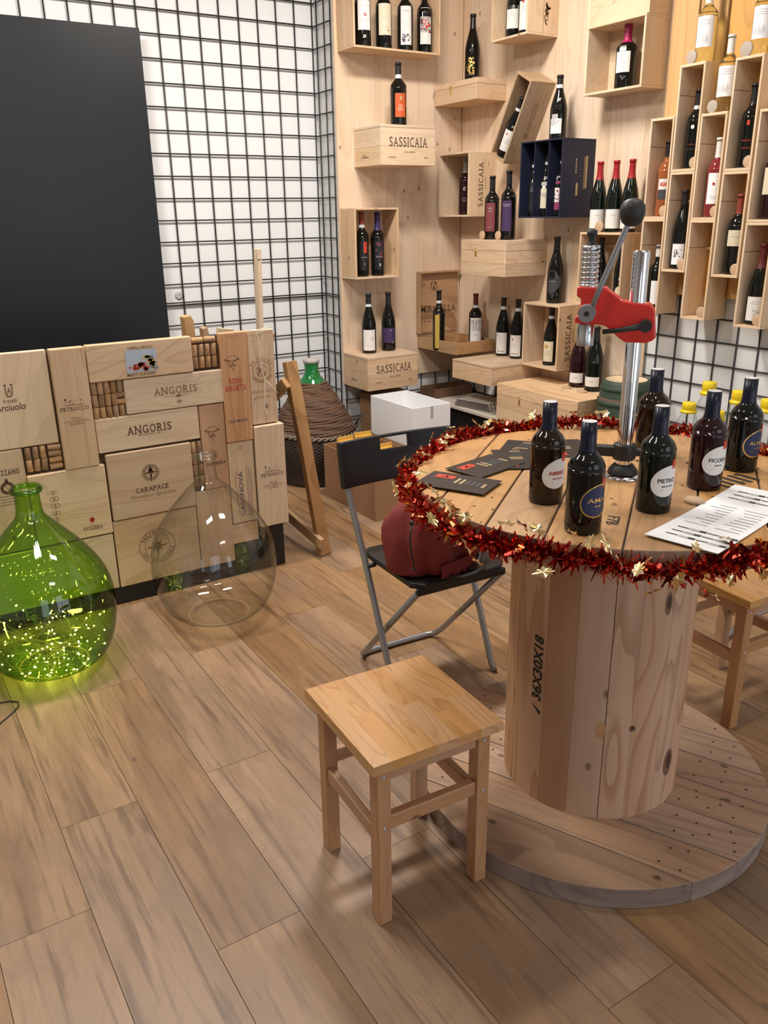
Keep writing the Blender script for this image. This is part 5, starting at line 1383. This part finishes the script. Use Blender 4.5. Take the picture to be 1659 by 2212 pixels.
# right wall, corner outwards
B((3.255, 4.178, 2.200), .340, .0425, 'burgundy', GLASSD, 'dark bottle with gold picture standing on the small clasped case', (CAPBLK, .78), None, [dict(z0=.10, z1=.36, w=.05, mat=None, az=-14, art=plus(splat(34, [2, 2, 1], 5, .8, .9, 0, .006), fineprint(1, 2, 2, .8, -1.0)), inks=[INKBLK, YELLOWL, GOLD, PAPER])])
B((3.262, 4.232, 1.489), .318, .0385, 'bordeaux', GLASSR, 'plum-coloured bottle with grey capsule in the upper lettered corner case', (CAPGREY, .74), None, [dict(z0=.2, z1=.55, w=.05, mat=None, az=-8, art=plus(txt('42', 0, .5, .7, .4, 4, .02, .3), ringm(0, -.6, .011, .0018, 4)), inks=[INKBLK, INKRED, GOLD, PAPER, GREYL])])
B((3.200, 3.900, 1.355), .338, .0415, 'bordeaux', D, 'dark bottle with wine-red label on the clasped case beside the corner', (CAPBLK, .80), None, [dict(z0=.13, z1=.58, w=.058, mat=DKRED, az=-14, art=plus(txt('REF', .1, .62, .8, .1, 4), txt('OSCO', .1, .42, .9, .1, 4), fineprint(1, 2, 4, .4, -.7)), inks=[INKBLK, INKRED, GOLD, PAPER, GREYL])])
B((3.200, 3.757, 1.355), .360, .0415, 'bordeaux', D, 'taller dark bottle with violet label on the clasped case', (CAPBLK, .80), None, [dict(z0=.13, z1=.57, w=.056, mat=PURPLE, az=-14, art=plus(fineprint(2, 2, 4, .8, .75, .003)), inks=[INKBLK, INKRED, GOLD, PAPER, GREYL])])
def price(s, mat=CHALK): return dict(z0=.56, z1=.66, w=.05, mat=None, az=4, art=txt(s, 0, 0, .9, .9, 0, .03, .2), inks=[mat])
B((3.236, 3.436, 1.842), .300, .0425, 'burgundy', D, 'dark bottle with white painted number 127 on the navy case', (CAPBLK, .86), (BANDM, .80, .855), [dict(z0=.58, z1=.665, w=.05, mat=None, az=0, art=txt('127', 0, 0, 1.05, 1, 0, .03, .2), inks=[CHALK]), dict(z0=.10, z1=.33, w=.060, mat=PAPER, az=-18, art=plus(rect(-1, -.1, .1, 1, 4), splat(8, [4], 2, .6, .3, .5, .005))), dict(z0=.33, z1=.40, w=.032, mat=GREYL, az=-26)])
B((3.225, 3.585, 1.478), .290, .0350, 'burgundy', D, 'black bottle with dark label, left one inside the navy case', (CAPBLK, .88), (BANDM, .84, .885), [dict(z0=.08, z1=.58, w=.045, mat=CAPBLK, az=-10, art=plus(rect(-.7, .7, .75, .8, 4), rect(-.6, .6, .35, .7, 4), splat(6, [4], 3, .5, .3, -.5, .004)), inks=[INKBLK, INKRED, GOLD, PAPER, DKGREY])])
B((3.225, 3.492, 1.478), .300, .0350, 'burgundy', D, 'dark bottle with white crest label, middle one inside the navy case', (CAPBLK, .88), (BANDM, .84, .885), [dict(z0=.13, z1=.56, w=.050, mat=CREAM, az=-16, art=plus(rect(-.9, .9, .05, .95, 4), dot(0, .6, .009, 3), splat(10, [4], 3, .6, .1, -.05, .004)), inks=[INKBLK, INKRED, GOLD, PAPER, GREYL]), dict(z0=.60, z1=.66, w=.04, mat=None, art=fineprint(2, 5, 0, .8, .3, .003), inks=[CHALK] * 5)])
B((3.225, 3.398, 1.478), .300, .0350, 'burgundy', D, 'dark bottle with magenta and white label, right one inside the navy case', (CAPBLK, .88), (BANDM, .84, .885), [dict(z0=.10, z1=.56, w=.050, mat=MAGENTA, az=-14, art=plus(rect(-.75, .55, -.45, .55, 3), splat(8, [1], 3, .5, .35, .05, .005)), inks=[INKBLK, MAGENTA, GOLD, PAPER, GREYL]), dict(z0=.60, z1=.66, w=.04, mat=None, art=txt('12', 0, 0, .7, .8, 0, .03, .3), inks=[CHALK])])
B((3.262, 3.838, 2.3565), .325, .0420, 'burgundy', D, 'dark bottle with pale notched label, left one in the high open case', (CAPBLK, .84), None, [dict(z0=.16, z1=.48, w=.066, mat=PAPER, az=-16, art=plus(rect(-.9, .9, .72, 1.0, 0), fineprint(3, 3, 4, .6, .4)), inks=[CAPBLK, INKRED, GOLD, PAPER, GREYTXT])])
B((3.245, 3.720, 2.3565), .325, .0410, 'burgundy', D, 'dark bottle with long white label, right one in the high open case', (CAPBLK, .84), None, [dict(z0=.08, z1=.66, w=.060, mat=PAPER, az=-18, art=plus(dot(-.2, .35, .006, 1), fineprint(3, 3, 4, .6, .1)))])
tb = B((3.236, 3.757 + .008, 1.972 - .206), .315, .0390, 'burgundy', D, 'dark bottle leaning inside the tilted case', (CAPBLK, .82), (BANDM, .78, .825), [dict(z0=.12, z1=.47, w=.070, mat=PAPER, az=-6, art=plus(dot(-.45, .62, .005, 1), fineprint(4, 3, 4, .6, .2))), dict(z0=.50, z1=.58, w=.05, mat=None, art=txt('38', 0, 0, .8, .9, 0, .02, .3), inks=[GREYL])])
about(tb, TA)
B((3.300, 3.462, 1.026), .346, .0440, 'burgundy', D, 'dark bottle with grey pointed label on the lower lettered open case', (CAPBLK, .80), None, [dict(z0=.16, z1=.50, w=.072, mat=DKGREY, shape='diamond', az=-6, art=plus(txt('MASARI', -.3, .05, .9, .08, 4)), inks=[INKBLK, INKRED, GOLD, PAPER, GREYL]), dict(z0=.06, z1=.16, w=.03, mat=None, az=-20, art=splat(14, [0], 2, .8, .8, 0, .004), inks=[DKGREY])])
B((3.283, 3.455, .688), .318, .0405, 'burgundy', D, 'dark bottle with yellow-green label inside the lower lettered open case', (CAPBLK, .86), (BANDM, .80, .85), [dict(z0=.07, z1=.42, w=.058, mat=CREAM, az=-20, art=plus(dot(-.3, .5, .011, 2), fineprint(3, 3, 4, .7, .0)), inks=[INKBLK, INKRED, YELLOWL, PAPER, GREYL])])
B((3.306, 3.893, .683), .340, .0425, 'burgundy', D, 'dark bottle with white crest label, left one on the low corner case', (CAPBLK, .86), (BANDM, .80, .855), [dict(z0=.045, z1=.41, w=.070, mat=PAPER, az=-14, art=plus(dot(-.6, .75, .006, 4), splat(6, [4], 4, .3, .3, .4, .004), txt('Barolo', 0, -.75, 1.1, .13, 0, 0, .4)))])
B((3.306, 3.763, .683), .340, .0420, 'burgundy', D, 'dark bottle with white label, right one on the low corner case', (CAPBLK, .86), (BANDM, .80, .855), [dict(z0=.045, z1=.405, w=.070, mat=PAPER, az=-18, art=plus(dot(-.4, .6, .005, 1), fineprint(2, 4, 4, .5, .1), txt('Barbera', 0, -.75, 1.1, .13, 0, 0, .4)))])
B((3.282, 3.052, 2.034), .270, .0480, 'bordeaux', D, 'dark bottle with bright pink capsule in the upper right open case', (CAPPINK, .72), None, [dict(z0=.255, z1=.575, w=.070, mat=PAPER, az=-22, art=plus(fineprint(2, 3, 4, .6, .1), fineprint(2, 5, 4, .4, -.4), dot(-.1, .65, .005, 4))), dict(z0=.58, z1=.66, w=.032, mat=PAPER, az=-24), dict(z0=.12, z1=.22, w=.05, mat=None, az=-18, art=splat(10, [0], 2, .7, .6, 0, .005), inks=[DKGREY])])
for k, (y, lab) in enumerate(((3.150, 'red-capsule bottle with white label, left of the three behind the press'), (3.045, 'red-capsule bottle with white label, middle of the three behind the press'), (2.946, 'red-capsule bottle with white label, behind the ball of the press lever'))):
    B((3.265, y, 1.400), .328, .0390, 'burgundy', GLASSG, lab, (CAPRED, .745), None, [dict(z0=.055, z1=.325, w=.086, mat=PAPER, az=-4, art=plus(fineprint(1, 3, 4, .5, .4, .002)))], group='red-capsule bottles')
B((3.285, 2.985, 1.073), .300, .0330, 'burgundy', D, 'slim dark bottle with round cream label in the case behind the press', (CAPBLK, .84), None, [dict(z0=.10, z1=.24, w=.034, mat=CREAM, shape='oval', az=-12), dict(z0=.30, z1=.42, w=.04, mat=None, az=-5, art=txt('15', 0, 0, .7, .7, 0, .02, .3), inks=[CHALK])])
B((3.285, 3.125, 1.073), .300, .0330, 'burgundy', D, 'slim dark bottle hidden behind the spring of the press', (CAPBLK, .84), None)
B((3.283, 3.232, .600), .312, .0465, 'burgundy', GLASSR, 'sparkling-wine bottle with low white label, left one on the big case', (CAPBLK, .80), None, [dict(z0=.085, z1=.255, w=.080, mat=PAPER, az=-12, art=plus(txt('Brut', 0, .1, .5, .3, 4, 0, .4)))])
B((3.268, 3.100, .600), .335, .0470, 'burgundy', GLASSG, 'sparkling-wine bottle with low white label, right one on the big case', (CAPBLK, .80), None, [dict(z0=.085, z1=.235, w=.080, mat=PAPER, az=-12, art=plus(txt('Rose', 0, .1, .5, .3, 4, 0, .4))), dict(z0=.44, z1=.50, w=.02, mat=None, az=-5, art=dot(0, 0, .007, 0), inks=[DRUMGRN])])
# niches
NX = 3.283
def N(y, z, H, R, style, gl, lab, cap, band=None, labels=()): B((NX, y, z), H, R, style, gl, lab, cap, band, labels)
N(2.757, 1.472, .322, .0375, 'bordeaux', GLASSO, 'orange rose bottle in the leftmost niche column', (CAPBLK, .79), None, [dict(z0=.36, z1=.50, w=.060, mat=CAPWHITE, az=-8, art=plus(txt('IGO', 0, 0, 1.3, .8, 1, .05)), inks=[INKBLK, REDTAG]), dict(z0=.23, z1=.355, w=.060, mat=DKGREY, az=-8)])
N(2.622, 1.669, .318, .0390, 'bordeaux', D, 'dark bottle with a white dot in the second niche column', (CAPBLK, .80), (BANDM, .755, .80), [dict(z0=.20, z1=.60, w=.055, mat=None, az=-12, art=plus(dot(-.2, .65, .0075, 3, .0085), txt('NERO', 0, -.45, 1.2, .08, 1), fineprint(1, 2, 4, .9, -.75, .003)), inks=[INKBLK, CAPBRICK, GOLD, PAPER, DKGREY])])
N(2.487, 1.467, .320, .0385, 'bordeaux', GLASSP, 'rose bottle with white capsule and white label in the third niche column', (CAPWHITE, .755), None, [dict(z0=.17, z1=.56, w=.062, mat=PAPERW, az=-8, art=plus(dot(-.1, .3, .006, 1), fineprint(2, 2, 4, .5, -.5)))])
N(2.347, 1.659, .318, .0400, 'bordeaux', D, 'dark bottle with a red square in the fourth niche column', (CAPBLK, .76), None, [dict(z0=.2, z1=.60, w=.055, mat=None, az=-14, art=plus(rect(-.3, .1, .55, .85, 1), txt('ROSSO', -.1, -.35, 1.2, .09, 1), fineprint(1, 2, 1, .6, -.8, .003)), inks=[INKBLK, REDTAG])])
N(2.212, 1.458, .318, .0400, 'bordeaux', GLASSR, 'dark red bottle with cream label in the rightmost niche column', (CAPBLK, .76), None, [dict(z0=.30, z1=.62, w=.070, mat=CREAM, az=-14)])
N(2.757, 1.047, .300, .0370, 'tall', D, 'slim dark bottle with tall narrow white label behind the chrome post', (CAPGREY, .93), (CAPWHITE, .82, .93), [dict(z0=.10, z1=.46, w=.038, mat=PAPERW, az=-10)])
N(2.640, 1.243, .340, .0385, 'burgundy', D, 'slim dark bottle with large K on a white label in the second niche column', (CAPBLK, .82), None, [dict(z0=.06, z1=.325, w=.056, mat=PAPERW, az=-16, art=plus(txt('K', .15, .1, 1.0, .75, 4, .0, .2), txt('j', -.5, .1, .25, .8, 4)), inks=[INKBLK, INKRED, GOLD, PAPER, INK])])
N(2.350, 1.233, .325, .0410, 'bordeaux', D, 'dark bottle with brick-red capsule in the fourth niche column', (CAPBRICK, .76), None, [dict(z0=.36, z1=.56, w=.076, mat=CREAM, az=-6, art=plus(fineprint(1, 4, 4, .8, .2, .003)))])
N(2.212, 1.032, .330, .0415, 'burgundy', D, 'dark bottle with maroon neck and white sketch label, lowest in the niches', (CAPMAR, .70), None, [dict(z0=.055, z1=.355, w=.078, mat=PAPER, az=-10, art=plus(fineprint(2, 4, 4, .6, .6), splat(9, [4], 2, .4, .35, -.4, .005)))])
# white wines standing on the crates
for (y, z, lab) in ((2.618, 2.083, 'white-wine bottle with white label, upper left one above the niches'), (2.487, 1.881, 'white-wine bottle with white label, lower one between the other two'), (2.350, 2.073, 'white-wine bottle with white label, cut by the right photo edge')):
    B((NX, y, z), .292, .0395, 'bordeaux', GLASSW, lab, (CAPWHITE, .765), None, [dict(z0=.205, z1=.60, w=.076, mat=PAPERW, az=-14, art=plus(fineprint(3, 2, 4, .6, .75), lambda b, m, hw, hh: [b.strip(hw * (-.85 + .1 * k), hw * (-.82 + .1 * k), -hh * .85 + hh * .1 * (k % 3), -hh * .15 - hh * .1 * (k % 4), lambda s, q: m(s + q * .3, q), 4) for k in range(16)]))], group='white-wine bottles above the niches')

# ------------------------------------------------------------------ corner counter and what stands on it
kc = thing('side_counter', 'black counter with pale worktop along the right wall', 'counter', (3.2, 3.2, 0))
bx('cabinet', BLACK, kc, -.155, .160, -1.3, 1.195, 0, .372, .002); bx('worktop', LAMINATE, kc, -.185, .162, -1.3, 1.198, .372, .390, .002)
closed_case('big pine case with round clasp on the pale worktop', 3.000, 3.332, 2.940, 3.566, .390, .600, PINE, lid=.062, clasp=('x', .12))
# folded striped cloth
def cloth(label, c, w, d, rzv):
    t = thing('folded_cloth', label, 'cloth', c, rzv)
    for k in range(4):
        b = MB(); n = 26; ww = w * (1 - .015 * k)
        for i in range(n):
            x0, x1 = -ww / 2 + ww * i / n, -ww / 2 + ww * (i + 1) / n
            b.box(x0, x1, -d / 2 + .006 * k, d / 2 - .004 * k, .011 * k, .011 * k + .0105, 1 if i % 4 == 0 else 0, tint=.5)
        b.build('fold', [STRIPEC, STRIPED], t, .003)
    return t
cloth('folded cloth with dark stripes on the pale worktop beside the big case', (3.150, 3.88, .390), .20, .27, math.radians(12))
def carton(name, label, x0, x1, y0, y1, z0, z1, mat, t=.004, flap=None, cat='box'):
    th = thing(name, label, cat, ((x0 + x1) / 2, (y0 + y1) / 2, z0)); a, c, d = (x1 - x0) / 2, (y1 - y0) / 2, z1 - z0
    bx('bottom_panel', mat, th, -a, a, -c, c, 0, t, 0)
    bx('side_panel', mat, th, -a, -a + t, -c, c, t, d, .001); bx('side_panel', mat, th, a - t, a, -c, c, t, d, .001)
    bx('end_panel', mat, th, -a + t, a - t, -c, -c + t, t, d, .001); bx('end_panel', mat, th, -a + t, a - t, c - t, c, t, d, .001)
    if flap: bx('tab', flap, th, -.008, .008, -c - .0015, -c, d - .07, d - .001, .0005)
    return th
carton('dark_carton', 'low dark brown open carton in the corner on the worktop', 3.035, 3.335, 4.215, 4.375, .390, .450, CARDDK, .006)
carton('white_carton', 'open white cardboard box standing behind the folding chair', 2.448, 2.700, 3.600, 4.030, .300, .518, CARDW, .005, GREYL)
closed = thing('cardboard_box', 'closed brown cardboard box under the white box', 'box', (2.58, 3.81, 0))
bx('carton_body', CARDB, closed, -.135, .135, -.22, .225, 0, .297, .003); bx('tape', TAN, closed, -.02, .02, -.221, .226, .2975, .2985, 0)
tallb = thing('cardboard_box', 'tall brown cardboard box in the corner right of the wicker demijohn', 'box', (2.68, 4.24, 0))
bx('carton_body', CARDB, tallb, -.11, .16, -.12, .12, 0, .47, .003); bx('tape', TAN, tallb, -.11, .16, -.02, .02, .4705, .4715, 0)
carton('cardboard_box', 'open brown cardboard box full of yellow packets on the floor', 2.095, 2.415, 3.425, 3.965, 0, .300, CARDB, .005)
for k, (x, y, h, ti) in enumerate(((2.165, 3.84, .352, .10), (2.30, 3.88, .350, -.06), (2.17, 3.70, .338, .07), (2.30, 3.66, .330, .05), (2.165, 3.55, .318, -.05), (2.30, 3.50, .310, .04))):
    b = MB(); n = 6; wv = .052
    for i in range(n):
        x0, x1 = -wv + 2 * wv * i / n, -wv + 2 * wv * (i + 1) / n
        b.box(x0, x1, -.022 + .004 * abs(i - 2.5), .022 - .004 * abs(i - 2.5), .012, h - .02, 0, tint=.5)
    b.box(-wv, wv, -.003, .003, h - .022, h, 0, tint=.5); b.box(-wv, wv, -.003, .003, 0, .013, 0)
    o = b.build('packet', YELPKT, None, .002, (x, y, .0065)); o.rotation_euler = (0, 0, ti)
    tag(o, ('yellow packet sticking up at the left back of the brown box', 'yellow packet sticking up at the right back of the brown box', 'yellow packet in the middle left of the brown box', 'yellow packet in the middle right of the brown box', 'yellow packet at the front left of the brown box', 'yellow packet at the front right of the brown box')[k], 'packet', 'yellow packets')
# small painted barrel
br = thing('small_barrel', 'small green-banded wooden barrel standing on the worktop behind the press', 'barrel', (3.165, 2.785, .390))
b = MB()
prb = [(1e-4, 0)] + [(.128 + .012 * math.sin(PI * i / 12), .365 * i / 12) for i in range(13)]
prb = [(1e-4, 0)] + [(.152 - .040 * (i / 12) ** 1.5, .330 * i / 12) for i in range(13)] + [(.100, .330), (.098, .318), (1e-4, .316)]
b.lathe(prb, 40, [1, 1, 1, 1, 1, 1, 1, 0, 0, 1, 0, 0, 0, 0, 2, 2, 2][:len(prb) - 1]); b.build('staves', [DRUMGRN, DRUMBRN, PINEPALE], br)
for z, r in ((.10, .150), (.215, .1365), (.285, .124)):
    b = MB(); b.lathe([(r, z), (r + .0015, z + .002), (r - .003, z + .020), (r - .005, z + .021)], 40); b.build('hoop', DRUMGRN, br)
# water bottles with yellow caps
def waterb(x, y, h, label):
    t = thing('water_bottle', label, 'bottle', (x, y, .390), 0, 'clear bottles with yellow caps')
    b = MB(); r = .052
    b.lathe([(1e-4, .006), (r * .6, 0), (r * .95, .004), (r, .02), (r, h * .35), (r * .95, h * .37), (r, h * .39), (r, h * .60), (r * .93, h * .70), (r * .70, h * .80), (r * .52, h * .87), (r * .48, h * .90), (r * .48, h * .93)], 32); b.build('clear_body', CLEARPL, t)
    b = MB(); b.lathe([(r * .50, h * .865), (r * .68, h * .865), (r * .70, h * .885), (r * .66, h * .90), (r * .50, h * .905), (r * .57, h * .92), (r * .58, h), (r * .53, h + .003), (1e-4, h + .003)], 24); b.build('cap', YELCAP, t)
    b = MB(); b.tube([(r * .55, 0, h * .905), (r * .9, .01, h * .90), (r * 1.2, .012, h * .895)], .005, 8, flat=.5); b.build('cap_strap', YELCAP, t)
for k, (x, y, h, lab) in enumerate(((3.06, 2.325, .305, 'clear bottle with yellow cap, left one behind the plum bottle'), (3.13, 2.285, .395, 'clear bottle with yellow cap, tallest behind the plum bottle'), (3.11, 2.12, .385, 'clear bottle with yellow cap, between the two dark table bottles'), (3.04, 2.165, .300, 'clear bottle with yellow cap, close behind the neck of the plum bottle'), (3.10, 1.975, .375, 'clear bottle with yellow cap, at the right photo edge'), (2.99, 1.955, .28, 'clear bottle with yellow cap, lower one at the right photo edge'))): waterb(x, y, h, lab)
